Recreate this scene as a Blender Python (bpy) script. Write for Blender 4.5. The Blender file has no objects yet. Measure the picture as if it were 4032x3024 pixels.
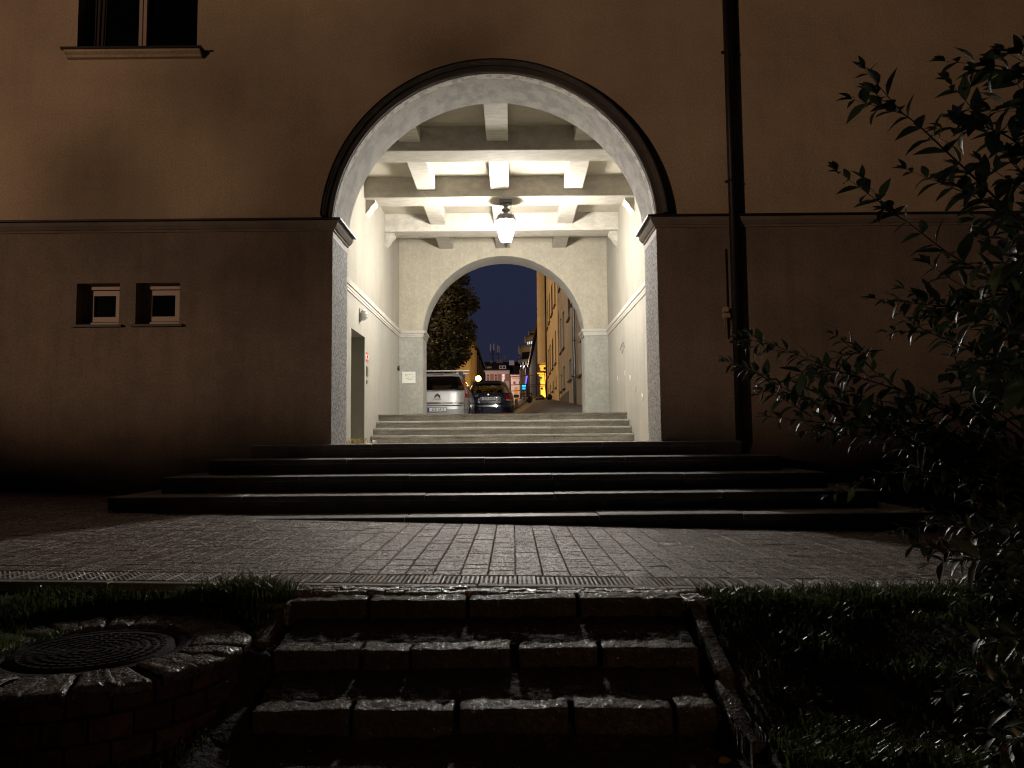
import bpy, math, random
from mathutils import Vector, Matrix, noise as mnoise
R = math.radians
rnd = random.Random(7)
scene = bpy.context.scene
C = scene.collection
# ------------------------------------------------------------------ camera
F = 3030.0; PITCH = R(4.23); ROLL = R(-0.54); CZ = 0.79
cam_d = bpy.data.cameras.new('camera'); cam = bpy.data.objects.new('camera', cam_d); C.objects.link(cam)
cam_d.sensor_fit = 'HORIZONTAL'; cam_d.sensor_width = 36.0; cam_d.lens = 36.0*F/4032.0
cam_d.clip_start = 0.05; cam_d.clip_end = 1500
CM = Matrix.Rotation(math.pi/2+PITCH, 3, 'X') @ Matrix.Rotation(ROLL, 3, 'Z')
cam.rotation_euler = CM.to_euler(); cam.location = (0, 0, CZ)
scene.camera = cam
def ray(x, y): return CM @ Vector(((x-2016)/F, -(y-1512)/F, -1.0))
def at(x, y, d):
    r = ray(x, y); return Vector((0, 0, CZ)) + r*(d/r.y)
# ------------------------------------------------------------------ render settings
scene.view_settings.view_transform = 'Standard'; scene.view_settings.look = 'None'
scene.view_settings.exposure = 0; scene.view_settings.gamma = 1
scene.cycles.use_denoising = True; scene.cycles.filter_width = 1.15
scene.cycles.max_bounces = 7; scene.cycles.diffuse_bounces = 4; scene.cycles.transparent_max_bounces = 12
scene.cycles.sample_clamp_indirect = 6; scene.cycles.sample_clamp_direct = 0
scene.cycles.caustics_reflective = False; scene.cycles.caustics_refractive = False
# ------------------------------------------------------------------ materials
MATS = {}
def mat(name, col, rough=0.8, var=0.25, scale=3.0, bump=0.0, bscale=60.0, metal=0.0, col2=None, emit=None, es=0.0, spec=0.5, fine=0.0, stretch=None, rvar=0.0, transl=0.0, lo=.35, hi=.65, bdist=.01, island=0.0, spark=None, streak=0.0):
    if name in MATS: return MATS[name]
    m = bpy.data.materials.new(name); m.use_nodes = True; nt = m.node_tree; N = nt.nodes; L = nt.links
    b = N['Principled BSDF']
    b.inputs['Roughness'].default_value = rough; b.inputs['Metallic'].default_value = metal
    b.inputs['Specular IOR Level'].default_value = spec
    if transl: b.inputs['Transmission Weight'].default_value = 0
    tc = N.new('ShaderNodeTexCoord'); src = tc.outputs['Object']
    if stretch:
        mp = N.new('ShaderNodeMapping'); mp.inputs['Scale'].default_value = stretch; L.new(src, mp.inputs['Vector']); src = mp.outputs['Vector']
    c2 = col2 if col2 else tuple(c*(1-var) for c in col)
    n1 = N.new('ShaderNodeTexNoise'); n1.inputs['Scale'].default_value = scale; n1.inputs['Detail'].default_value = 8; n1.inputs['Roughness'].default_value = .62
    L.new(src, n1.inputs['Vector'])
    mr = N.new('ShaderNodeMapRange'); mr.inputs['From Min'].default_value = lo; mr.inputs['From Max'].default_value = hi
    L.new(n1.outputs['Fac'], mr.inputs['Value'])
    mx = N.new('ShaderNodeMix'); mx.data_type = 'RGBA'; mx.inputs[6].default_value = (*col, 1); mx.inputs[7].default_value = (*c2, 1)
    L.new(mr.outputs['Result'], mx.inputs[0]); out = mx.outputs[2]
    if fine:
        n2 = N.new('ShaderNodeTexNoise'); n2.inputs['Scale'].default_value = bscale*.7; n2.inputs['Detail'].default_value = 3
        L.new(tc.outputs['Object'], n2.inputs['Vector'])
        r2 = N.new('ShaderNodeMapRange'); r2.inputs['From Min'].default_value = .38; r2.inputs['From Max'].default_value = .62
        r2.inputs['To Min'].default_value = 1-fine; r2.inputs['To Max'].default_value = 1+fine*.5
        L.new(n2.outputs['Fac'], r2.inputs['Value'])
        vm = N.new('ShaderNodeVectorMath'); vm.operation = 'SCALE'; L.new(out, vm.inputs[0]); L.new(r2.outputs['Result'], vm.inputs['Scale']); out = vm.outputs['Vector']
    if streak: # run-off streaks and blotches of old weathering
        for (scl, ms_, k_) in (((3.2, 3.2, .28), 1.6, streak), ((1, 1, 1), 5.5, streak*.6)):
            mp2 = N.new('ShaderNodeMapping'); mp2.inputs['Scale'].default_value = scl; L.new(tc.outputs['Object'], mp2.inputs['Vector'])
            n6 = N.new('ShaderNodeTexNoise'); n6.inputs['Scale'].default_value = ms_; n6.inputs['Detail'].default_value = 7; n6.inputs['Roughness'].default_value = .65; L.new(mp2.outputs['Vector'], n6.inputs['Vector'])
            r6 = N.new('ShaderNodeMapRange'); r6.inputs['From Min'].default_value = .36; r6.inputs['From Max'].default_value = .56; r6.inputs['To Min'].default_value = 1-k_; r6.inputs['To Max'].default_value = 1.0; L.new(n6.outputs['Fac'], r6.inputs['Value'])
            vm = N.new('ShaderNodeVectorMath'); vm.operation = 'SCALE'; L.new(out, vm.inputs[0]); L.new(r6.outputs['Result'], vm.inputs['Scale']); out = vm.outputs['Vector']
    if island:
        g = N.new('ShaderNodeNewGeometry'); r3 = N.new('ShaderNodeMapRange'); r3.inputs['To Min'].default_value = 1-island; r3.inputs['To Max'].default_value = 1+island
        L.new(g.outputs['Random Per Island'], r3.inputs['Value'])
        vm = N.new('ShaderNodeVectorMath'); vm.operation = 'SCALE'; L.new(out, vm.inputs[0]); L.new(r3.outputs['Result'], vm.inputs['Scale']); out = vm.outputs['Vector']
    L.new(out, b.inputs['Base Color'])
    if rvar:
        r4 = N.new('ShaderNodeMapRange'); r4.inputs['From Min'].default_value = .3; r4.inputs['From Max'].default_value = .7
        r4.inputs['To Min'].default_value = rough-rvar; r4.inputs['To Max'].default_value = rough+rvar
        L.new(n1.outputs['Fac'], r4.inputs['Value']); L.new(r4.outputs['Result'], b.inputs['Roughness'])
    if spark: # scattered wet grains: smooth specks in a rough ground
        sc_, rs, rr_, frac = spark
        ns = N.new('ShaderNodeTexNoise'); ns.inputs['Scale'].default_value = sc_; ns.inputs['Detail'].default_value = 2; L.new(tc.outputs['Object'], ns.inputs['Vector'])
        r5 = N.new('ShaderNodeMapRange'); r5.inputs['From Min'].default_value = frac-.03; r5.inputs['From Max'].default_value = frac+.03; r5.inputs['To Min'].default_value = rr_; r5.inputs['To Max'].default_value = rs
        L.new(ns.outputs['Fac'], r5.inputs['Value']); L.new(r5.outputs['Result'], b.inputs['Roughness'])
    if bump:
        nb = N.new('ShaderNodeTexNoise'); nb.inputs['Scale'].default_value = bscale; nb.inputs['Detail'].default_value = 5
        L.new(tc.outputs['Object'], nb.inputs['Vector'])
        bp = N.new('ShaderNodeBump'); bp.inputs['Strength'].default_value = bump; bp.inputs['Distance'].default_value = bdist
        L.new(nb.outputs['Fac'], bp.inputs['Height']); L.new(bp.outputs['Normal'], b.inputs['Normal'])
    if emit:
        b.inputs['Emission Color'].default_value = (*emit, 1); b.inputs['Emission Strength'].default_value = es
    if transl:
        tr = N.new('ShaderNodeBsdfTranslucent'); L.new(out, tr.inputs['Color']); ms = N.new('ShaderNodeMixShader'); ms.inputs[0].default_value = transl
        L.new(b.outputs[0], ms.inputs[1]); L.new(tr.outputs[0], ms.inputs[2]); L.new(ms.outputs[0], N['Material Output'].inputs['Surface'])
    MATS[name] = m; return m
def glass(name, tint, gloss=.12):
    m = bpy.data.materials.new(name); m.use_nodes = True; nt = m.node_tree; N = nt.nodes; L = nt.links; N.remove(N['Principled BSDF'])
    t = N.new('ShaderNodeBsdfTransparent'); t.inputs['Color'].default_value = (*tint, 1)
    g = N.new('ShaderNodeBsdfGlossy'); g.inputs['Roughness'].default_value = .03
    f = N.new('ShaderNodeLayerWeight'); f.inputs['Blend'].default_value = .3; mm = N.new('ShaderNodeMath'); mm.operation = 'MULTIPLY'; mm.inputs[1].default_value = gloss*1.5; L.new(f.outputs['Facing'], mm.inputs[0])
    ms = N.new('ShaderNodeMixShader'); L.new(mm.outputs[0], ms.inputs[0]); L.new(t.outputs[0], ms.inputs[1]); L.new(g.outputs[0], ms.inputs[2])
    L.new(ms.outputs[0], N['Material Output'].inputs['Surface']); return m
def emis(name, col, s):
    m = bpy.data.materials.new(name); m.use_nodes = True; nt = m.node_tree; N = nt.nodes; N.remove(N['Principled BSDF'])
    e = N.new('ShaderNodeEmission'); e.inputs['Color'].default_value = (*col, 1); e.inputs['Strength'].default_value = s
    nt.links.new(e.outputs[0], N['Material Output'].inputs['Surface']); return m
M_up = mat('cream_render', streak=.05, col= (0.605, 0.486, 0.346), rough=.9, scale=.7, col2=(0.464, 0.373, 0.270), bump=.55, bscale=55, fine=.12)
M_low = mat('grey_render', streak=.13, col= (0.297, 0.237, 0.187), rough=.92, scale=.8, col2=(0.187, 0.154, 0.127), bump=.6, bscale=50, fine=.15)
M_pass = mat('passage_limewash', streak=.06, col= (0.314, 0.292, 0.241), rough=.9, scale=1.6, col2=(0.257, 0.241, 0.202), bump=.25, bscale=40, fine=.05, stretch=(1, 1, .35))
M_passlow = mat('passage_grey_paint', streak=.08, col= (0.359, 0.339, 0.291), rough=.85, scale=1.3, col2=(0.298, 0.288, 0.254), bump=.2, bscale=40, fine=.05, stretch=(1, 1, .3))
M_farup = mat('far_wall_cream', streak=.08, col= (0.437, 0.398, 0.312), rough=.9, scale=1.5, col2=(0.391, 0.359, 0.286), bump=.5, bscale=22, fine=.07)
M_pil = mat('pilaster_rough_grey', (0.353, 0.353, 0.311), .92, scale=2.5, col2=(0.286, 0.290, 0.256), bump=.9, bscale=18, fine=.1)
M_jamb = mat('speckled_stone_render', (0.425, 0.425, 0.433), .8, scale=28, col2=(0.170, 0.170, 0.174), bump=.7, bscale=70, fine=.25, lo=.44, hi=.56)
M_intr = mat('mottled_intrados', (0.437, 0.416, 0.385), .85, scale=4.2, col2=(0.301, 0.286, 0.266), bump=.35, bscale=60, fine=.1, lo=.42, hi=.58, stretch=(1.3, 1, 1.3))
M_beam = mat('beam_plaster', (0.437, 0.411, 0.354), .88, scale=7, col2=(0.354, 0.329, 0.283), bump=.25, bscale=45, fine=.06, stretch=(.6, 2, 1), lo=.4, hi=.6)
M_ceil = mat('ceiling_plaster', (0.390, 0.358, 0.289), .9, scale=2.2, col2=(0.340, 0.308, 0.245), bump=.2, bscale=50, fine=.05)
M_trim = mat('arch_trim_grey', (.10, .092, .085), .75, scale=3, var=.3, bump=.2, bscale=60)
M_led = mat('ledge_moulding_render', (.24, .20, .165), .85, scale=3, var=.25, bump=.2)
M_flash = mat('dark_flashing', (.02, .02, .022), .5, var=.2, metal=.3)
M_mould = mat('stucco_moulding', (.50, .48, .43), .8, scale=5, var=.15, bump=.15)
M_step = mat('worn_concrete_step', (0.443, 0.420, 0.372), .72, scale=6, col2=(0.301, 0.285, 0.258), bump=.45, bscale=45, fine=.15, stretch=(.5, 1, 1))
M_ostep = mat('dark_granite_step', (.52, .51, .49), .5, scale=9, col2=(.38, .37, .36), bump=.3, bscale=70, fine=.2)
M_paver = mat('concrete_paver', (.60, .535, .50), .34, spark=(130, .16, .40, .48), scale=30, col2=(.27, .225, .205), bump=1.0, bscale=70, fine=.4, rvar=.08, island=.2, spec=.8, bdist=.014, lo=.42, hi=.58)
M_tact = mat('tactile_paver', (.46, .43, .39), .4, spark=(150, .16, .6, .56), scale=20, var=.3, bump=.5, bscale=80, fine=.3, island=.1)
M_kerb = mat('kerb_concrete', (.42, .40, .34), .7, scale=14, var=.3, bump=.4, bscale=60, fine=.2)
M_dirt = mat('damp_soil', (.030, .024, .018), .85, scale=12, var=.5, bump=.9, bscale=30, fine=.4, bdist=.03)
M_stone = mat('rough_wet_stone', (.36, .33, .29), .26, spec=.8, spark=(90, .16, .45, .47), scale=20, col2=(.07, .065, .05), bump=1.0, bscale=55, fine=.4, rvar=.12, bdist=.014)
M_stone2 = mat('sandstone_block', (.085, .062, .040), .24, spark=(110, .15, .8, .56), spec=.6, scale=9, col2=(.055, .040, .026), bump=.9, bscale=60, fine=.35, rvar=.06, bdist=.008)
M_brick = mat('dark_brick_block', (.11, .052, .040), .75, scale=10, col2=(.065, .033, .027), bump=.7, bscale=40, fine=.3, island=.25)
M_mortar = mat('dark_mortar', (.02, .017, .015), .9, bump=.5)
M_iron = mat('cast_iron', (.040, .036, .032), .8, scale=9, var=.6, metal=.0, spec=.15, bump=.6, bscale=60)
M_grass = mat('grass_blades', (.12, .17, .05), .30, scale=2.5, col2=(.07, .085, .035), island=.45, transl=.4)
M_leaf = mat('shrub_leaf', (.075, .105, .05), .40, scale=6, col2=(.032, .052, .022), island=.4, transl=.25, bump=.12, bscale=120, spec=1.0)
M_leafr = mat('reddish_bud', (.22, .03, .05), .5)
M_stem = mat('woody_stem', (.045, .033, .022), .7, scale=20)
M_tleaf = mat('tree_leaf', (.085, .082, .040), .6, scale=1.2, col2=(.04, .042, .024), island=.45, transl=.5)
M_bark = mat('tree_bark', (.06, .045, .035), .9, scale=12, bump=.8, bscale=20)
M_white = mat('white_plastic_frame', (.46, .37, .31), .5, var=.1)
M_pane = mat('dark_window_pane', (.004, .005, .008), .06, var=.1)
M_dark = mat('dark_interior', (.012, .010, .010), .9)
M_pipe = mat('dark_copper_pipe', (.028, .026, .028), .5, metal=.5, var=.3)
M_zinc = mat('zinc_pipe', (.30, .32, .34), .4, metal=.7, var=.2)
M_black = mat('black_plastic', (.012, .012, .013), .45)
M_metal = mat('lantern_grey_metal', (.16, .16, .17), .5, metal=.3, var=.2)
M_debris = mat('pale_litter', (.45, .38, .30), .8)
M_orleaf = mat('fallen_leaf', (.40, .22, .05), .6, var=.4)
# ------------------------------------------------------------------ mesh builder
class MB:
    def __init__(s): s.v = []; s.f = []; s.mi = []; s.sm = []
    def add(s, vs, fs, m=0, smooth=False):
        o = len(s.v); s.v += [tuple(v) for v in vs]; s.f += [tuple(i+o for i in f) for f in fs]; s.mi += [m]*len(fs); s.sm += [smooth]*len(fs); return s
    def box(s, x0, x1, y0, y1, z0, z1, m=0, M=None):
        vs = [Vector(p) for p in ((x0,y0,z0),(x1,y0,z0),(x1,y1,z0),(x0,y1,z0),(x0,y0,z1),(x1,y0,z1),(x1,y1,z1),(x0,y1,z1))]
        if M: vs = [M @ v for v in vs]
        return s.add(vs, [(0,3,2,1),(4,5,6,7),(0,1,5,4),(1,2,6,5),(2,3,7,6),(3,0,4,7)], m)
    def bbox(s, x0, x1, y0, y1, z0, z1, b=.01, m=0):
        # box with chamfered edges: three stacked insets
        xs = ((x0+b, x1-b, y0+b, y1-b, z0), (x0, x1, y0, y1, z0+b), (x0, x1, y0, y1, z1-b), (x0+b, x1-b, y0+b, y1-b, z1))
        vs = []
        for a, c, d, e, z in xs: vs += [(a,d,z),(c,d,z),(c,e,z),(a,e,z)]
        fs = [(3,2,1,0),(12,13,14,15)]
        for k in range(3):
            for i in range(4): j = (i+1) % 4; fs.append((k*4+i, k*4+j, k*4+4+j, k*4+4+i))
        return s.add(vs, fs, m)
    def quad(s, a, b, c, d, m=0): return s.add([a, b, c, d], [(0,1,2,3)], m)
    def tube(s, pts, rs, n=8, m=0, cap=True):
        pts = [Vector(p) for p in pts]
        if not isinstance(rs, (list, tuple)): rs = [rs]*len(pts)
        vs = []; prev = None
        for i, p in enumerate(pts):
            t = (pts[min(i+1, len(pts)-1)]-pts[max(i-1, 0)]).normalized()
            u = prev if prev else Vector((0,0,1)) if abs(t.z) < .9 else Vector((1,0,0))
            a = (u - t*u.dot(t)).normalized(); prev = a; b = t.cross(a)
            for k in range(n):
                an = 2*math.pi*k/n; vs.append(p + (a*math.cos(an)+b*math.sin(an))*rs[i])
        fs = [(i*n+k, i*n+(k+1) % n, (i+1)*n+(k+1) % n, (i+1)*n+k) for i in range(len(pts)-1) for k in range(n)]
        if cap: fs += [tuple(range(n))[::-1], tuple((len(pts)-1)*n+k for k in range(n))]
        return s.add(vs, fs, m, True)
    def lathe(s, prof, c, n=24, m=0, sx=1, sy=1):
        vs = []
        for r, z in prof:
            for k in range(n): a = 2*math.pi*k/n; vs.append((c[0]+r*math.cos(a)*sx, c[1]+r*math.sin(a)*sy, c[2]+z))
        fs = [(i*n+k, i*n+(k+1) % n, (i+1)*n+(k+1) % n, (i+1)*n+k) for i in range(len(prof)-1) for k in range(n)]
        fs += [tuple(range(n))[::-1], tuple((len(prof)-1)*n+k for k in range(n))]
        return s.add(vs, fs, m, True)
    def prism(s, poly, axis, a0, a1, m=0):
        # poly: list of 2D points; axis 'x','y','z' extrude
        def P(p, a):
            return {'x': (a, p[0], p[1]), 'y': (p[0], a, p[1]), 'z': (p[0], p[1], a)}[axis]
        n = len(poly); vs = [P(p, a0) for p in poly]+[P(p, a1) for p in poly]
        fs = [tuple(range(n))[::-1], tuple(range(n, 2*n))]+[(i, (i+1) % n, n+(i+1) % n, n+i) for i in range(n)]
        return s.add(vs, fs, m)
    def grid(s, fn, nu, nv, m=0, smooth=True):
        vs = [fn(i/nu, j/nv) for j in range(nv+1) for i in range(nu+1)]
        fs = [(j*(nu+1)+i, j*(nu+1)+i+1, (j+1)*(nu+1)+i+1, (j+1)*(nu+1)+i) for j in range(nv) for i in range(nu)]
        return s.add(vs, fs, m, smooth)
    def rock(s, x0, x1, y0, y1, z0, z1, seed, amp=.012, r=.02, step=.03, m=0, topamp=None, ztilt=0):
        # rounded, rough hewn block: subdivided box surface pushed by noise
        cx, cy, cz = (x0+x1)/2, (y0+y1)/2, (z0+z1)/2; hx, hy, hz = (x1-x0)/2, (y1-y0)/2, (z1-z0)/2
        off = Vector((seed*3.17, seed*7.7, seed*1.3)); topamp = topamp or amp
        def P(p):
            q = Vector((max(-hx+r, min(hx-r, p[0])), max(-hy+r, min(hy-r, p[1])), max(-hz+r, min(hz-r, p[2]))))
            d = Vector(p)-q
            nrm = d.normalized() if d.length > 1e-6 else Vector((0,0,1))
            w = q + nrm*r if d.length > 1e-6 else Vector(p)
            wc = w + Vector((cx, cy, cz))
            n = mnoise.fractal(wc*9+off, .9, 2.1, 4)*amp*1.6 + mnoise.noise(wc*38+off)*topamp*.5*(1 if nrm.z > .5 else .5)
            return wc + nrm*n + Vector((0, 0, ztilt*(w.x/hx)))
        nx, ny, nz = (max(2, round(2*h/step)) for h in (hx, hy, hz))
        for ax in range(3):
            for sg in (-1, 1):
                if ax == 2 and sg < 0: continue
                if ax == 1 and sg > 0: continue
                if ax == 0: f = lambda u, v, sg=sg: P((sg*hx, (u*2-1)*hy*sg, (v*2-1)*hz)); a, b = ny, nz
                elif ax == 1: f = lambda u, v, sg=sg: P(((u*2-1)*hx*-sg, sg*hy, (v*2-1)*hz)); a, b = nx, nz
                else: f = lambda u, v, sg=sg: P(((u*2-1)*hx, (v*2-1)*hy, sg*hz)); a, b = nx, ny
                s.grid(f, a, b, m)
        return s
    def build(s, name, mats, parent=None, loc=None):
        if not isinstance(mats, (list, tuple)): mats = [mats]
        o = Vector((0,0,0))
        if parent is not None:
            q = parent
            while q is not None: o = o + q.location; q = q.parent
        vs = [(v[0]-o.x, v[1]-o.y, v[2]-o.z) for v in s.v]
        me = bpy.data.meshes.new(name); me.from_pydata(vs, [], s.f)
        for m in mats: me.materials.append(m)
        me.polygons.foreach_set('material_index', s.mi); me.polygons.foreach_set('use_smooth', s.sm); me.update()
        ob = bpy.data.objects.new(name, me); C.objects.link(ob)
        if parent is not None: ob.parent = parent
        return ob
def tag(o, label=None, cat=None, group=None, kind=None):
    if label: o['label'] = label
    if cat: o['category'] = cat
    if group: o['group'] = group
    if kind: o['kind'] = kind
    return o
def thing(name, label, cat, loc=(0,0,0), group=None):
    o = bpy.data.objects.new(name, None); C.objects.link(o); o.location = loc; o.empty_display_size = .2
    return tag(o, label, cat, group)
def copytree(o, parent=None):
    c = o.copy(); C.objects.link(c); c.parent = parent
    for ch in list(o.children): copytree(ch, c)
    return c
def text(name, body, size, M, m, parent, ext=.002):
    cu = bpy.data.curves.new(name, 'FONT'); cu.body = body; cu.size = size; cu.align_x = 'CENTER'; cu.align_y = 'CENTER'; cu.extrude = ext
    tmp = bpy.data.objects.new('tmp', cu); C.objects.link(tmp)
    dg = bpy.context.evaluated_depsgraph_get(); me = bpy.data.meshes.new_from_object(tmp.evaluated_get(dg))
    bpy.data.objects.remove(tmp)
    me.transform(M); me.materials.clear(); me.materials.append(m)
    o = Vector((0,0,0)); q = parent
    while q is not None: o = o + q.location; q = q.parent
    me.transform(Matrix.Translation(-o))
    ob = bpy.data.objects.new(name, me); C.objects.link(ob); ob.parent = parent; return ob
def cells(a, holes_a): # cut coordinates
    return sorted(set(a))
def holed(mb, P, u0, u1, v0, v1, holes, m=0, du=None):
    us = sorted(set([u0, u1]+[h[0] for h in holes]+[h[1] for h in holes])); vs = sorted(set([v0, v1]+[h[2] for h in holes]+[h[3] for h in holes]))
    for i in range(len(us)-1):
        for j in range(len(vs)-1):
            cu, cv = (us[i]+us[i+1])/2, (vs[j]+vs[j+1])/2
            if any(h[0] < cu < h[1] and h[2] < cv < h[3] for h in holes): continue
            mb.quad(P(us[i], vs[j]), P(us[i+1], vs[j]), P(us[i+1], vs[j+1]), P(us[i], vs[j+1]), m)
# ------------------------------------------------------------------ key dimensions (metres)
AX = -.205; AR = 2.065; AZ = 3.475; D = 9.65; D2 = 10.53; DF = 19.5; DF2 = 20.4
WL = AX-2.67; WR = AX+2.67; CEIL = 6.0; BB = 5.59; LZ = .767
def zp(x, d): return -(.0185+.003*(d-4.25))*x
# ================================================================== building
B = thing('archway_building', 'plastered building with a round arched passage, stepped landing and dark ledge', 'building', (AX, D, 0))
W1 = (at(303,197,D).x, at(775,197,D).x, at(540,203,D).z, 7.7)   # upper window opening
sw = [(at(303,1115,D).x+.0, at(472,1115,D).x, 2.30, 2.835), (at(536,1115,D).x, at(709,1115,D).x, 2.30, 2.835)]
fw = MB(); X0, X1, ZT = -11, 12, 9.5
P = lambda u, v: (u, D, v)
holed(fw, P, X0, AX-AR, AZ+.15, ZT, [W1], 0); holed(fw, P, X0, AX-AR, -.6, AZ+.15, [sw[0], sw[1]], 1)
holed(fw, P, AX+AR, X1, AZ+.15, ZT, [], 0); holed(fw, P, AX+AR, X1, -.6, AZ+.15, [], 1)
NA = 64
arc = [(AX-AR*math.cos(math.pi*i/NA), AZ+AR*math.sin(math.pi*i/NA)) for i in range(NA+1)]
for i in range(NA):
    a, b = arc[i], arc[i+1]
    fw.quad((a[0], D, a[1]), (b[0], D, b[1]), (b[0], D, ZT), (a[0], D, ZT), 0)
    fw.quad((a[0], D2, a[1]), (b[0], D2, b[1]), (b[0], D2, ZT), (a[0], D2, ZT), 2)
fw.quad((AX-AR, D2, .3), (WL-.2, D2, .3), (WL-.2, D2, ZT), (AX-AR, D2, ZT), 2)
fw.quad((AX+AR, D2, .3), (WR+.2, D2, .3), (WR+.2, D2, ZT), (AX+AR, D2, ZT), 2)
# building outer box (roof/back so nothing leaks)
fw.quad((X0, D, ZT), (X1, D, ZT), (X1, DF2, ZT), (X0, DF2, ZT), 0)
fw.quad((X0, D, -.6), (X0, DF2, -.6), (X0, DF2, ZT), (X0, D, ZT), 0); fw.quad((X1, D, -.6), (X1, DF2, -.6), (X1, DF2, ZT), (X1, D, ZT), 0)
fw.build('facade_wall', [M_up, M_low, M_pass], B)
it = MB()
for i in range(NA):
    a, b = arc[i], arc[i+1]; it.quad((a[0], D, a[1]), (a[0], D2, a[1]), (b[0], D2, b[1]), (b[0], D, b[1]))
it.build('arch_soffit', M_intr, B)
eb = MB()
for i in range(NA):
    a, b = arc[i], arc[i+1]; k = lambda p, y: (AX+(p[0]-AX)*.9985, y, AZ+(p[1]-AZ)*.9985)
    eb.quad(k(a, D+.001), k(a, D+.13), k(b, D+.13), k(b, D+.001))
eb.build('arch_edge_band', mat('pale_peeling_band', (.62, .59, .54), .85, scale=9, col2=(.36, .34, .31), lo=.5, hi=.56, bump=.4, bscale=40), B)
for sg in (-1, 1):
    jb = MB(); x = AX+sg*AR
    jb.quad((x, D, .3), (x, D2, .3), (x, D2, AZ), (x, D, AZ)); jb.build('arch_jamb', M_jamb, B)
    jb = MB(); jb.quad((x-sg*.003, D+.001, 3.40), (x-sg*.003, D2, 3.40), (x-sg*.003, D2, 3.484), (x-sg*.003, D+.001, 3.484)); jb.build('jamb_band', mat('white_plaster_band', (.78, .77, .76), .8, var=.08), B)
# hood moulding round the arch
def sweep_arc(mb, prof, r0, th0, th1, n, y0, sgn=-1):
    # prof: (radial offset, outwards offset)
    rows = []
    for i in range(n+1):
        t = th0+(th1-th0)*i/n
        rows.append([(AX-(r0+p)*math.cos(t), y0+sgn*q, AZ+(r0+p)*math.sin(t)) for p, q in prof])
    k = len(prof); vs = [p for r in rows for p in r]
    fs = [(i*k+j, (i+1)*k+j, (i+1)*k+j+1, i*k+j+1) for i in range(n) for j in range(k-1)]
    fs += [tuple(range(k)), tuple(n*k+j for j in range(k))[::-1]]
    mb.add(vs, fs, 0)
hm = MB(); sweep_arc(hm, [(.003, .0), (.003, .045), (.022, .06), (.027, .05), (.075, .05), (.083, .08), (.11, .09), (.12, .11), (.135, .11), (.135, 0)], AR, R(4.9), R(175.1), 72, D)
hm.build('arch_moulding', M_trim, B)
hf = MB(); sweep_arc(hf, [(.137, 0), (.137, .125), (.145, .125), (.145, 0)], AR, R(4.9), R(175.1), 72, D); hf.build('arch_flashing', M_flash, B)
# ledge swept along facade and into the jambs
def sweep_path(mb, path, prof, m=0):
    # path: list of (x,y,normal(nx,ny)) mitred; prof: (out, z)
    k = len(prof); vs = []
    for (x, y, nx, ny) in path:
        for o, z in prof: vs.append((x+nx*o, y+ny*o, z))
    fs = [(i*k+j, (i+1)*k+j, (i+1)*k+j+1, i*k+j+1) for i in range(len(path)-1) for j in range(k-1)]
    fs += [tuple(range(k)), tuple((len(path)-1)*k+j for j in range(k))[::-1]]
    mb.add(vs, fs, m)
for sg, xe in ((-1, X0), (1, X1)):
    x = AX+sg*AR
    path = [(xe, D, 0, -1), (x, D, -sg, -1), (x, D2, -sg, 0)]
    l = MB(); sweep_path(l, path, [(0, 3.485), (.02, 3.485), (.025, 3.51), (.04, 3.515), (.075, 3.56), (.085, 3.60), (.085, 3.613), (0, 3.613)]); l.build('ledge_moulding', M_led, B)
    l = MB(); sweep_path(l, path, [(0, 3.615), (.115, 3.603), (.125, 3.607), (.125, 3.620), (.118, 3.628), (0, 3.665)]); l.build('ledge_flashing', M_flash, B)
# passage walls
door = (13.7, 14.96, LZ-.1, 2.84)
for sg in (-1, 1):
    x = WL if sg < 0 else WR; pw = MB(); P = lambda u, v, x=x: (x, u, v)
    holed(pw, P, D2, DF, 3.54, CEIL+.05, [], 0); holed(pw, P, D2, DF, LZ-.5, 3.54, [door] if sg < 0 else [], 1)
    pw.build('passage_wall', [M_pass, M_passlow], B)
dr = MB(); xd = WL-.42
dr.quad((WL, door[0], LZ-.1), (xd, door[0], LZ-.1), (xd, door[0], door[3]), (WL, door[0], door[3]))
dr.quad((WL, door[1], LZ-.1), (xd, door[1], LZ-.1), (xd, door[1], door[3]), (WL, door[1], door[3]))
dr.quad((WL, door[0], door[3]), (WL, door[1], door[3]), (xd, door[1], door[3]), (xd, door[0], door[3]))
dr.build('door_reveal', mat('door_reveal_paint', (.24, .225, .185), .8, var=.15), B)
dd = MB(); dd.box(xd-.05, xd, door[0]+.002, door[1]-.002, LZ-.1, door[3]-.002); dd.box(xd, xd+.012, door[0]+.12, door[1]-.12, LZ+.15, LZ+.95); dd.box(xd, xd+.012, door[0]+.12, door[1]-.12, LZ+1.05, LZ+1.9)
dob = dd.build('door', mat('steel_door_paint', (.16, .15, .13), .5), B)
hd = MB(); hd.tube([(xd+.01, 14.8, LZ+1.02), (xd+.07, 14.8, LZ+1.02), (xd+.07, 14.68, LZ+1.02)], .011); hd.build('handle', M_zinc, dob)
ce = MB(); ce.quad((WL, D2, CEIL), (WR, D2, CEIL), (WR, DF, CEIL), (WL, DF, CEIL)); ce.build('ceiling', M_ceil, B)
beams = [(12.41, 12.95), (14.85, 15.42), (17.29, 17.84)]
for y0, y1 in beams:
    b = MB(); b.bbox(WL-.02, WR+.02, y0, y1, BB, CEIL+.03, .012); b.build('beam', M_beam, B)
    for sg in (-1, 1):
        x = WL if sg < 0 else WR; c = MB()
        pr = [(0, 0), (.19, 0), (.19, -.05), (.15, -.085), (.11, -.13), (.085, -.18), (.075, -.2), (.05, -.22), (0, -.29)]
        c.prism([(x-sg*p, BB-.001+q) for p, q in pr], 'y', y0+.12, y1-.12); c.build('corbel', M_beam, B)
bays = [(D2, 12.41), (12.95, 14.85), (15.42, 17.29), (17.84, DF)]
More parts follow.
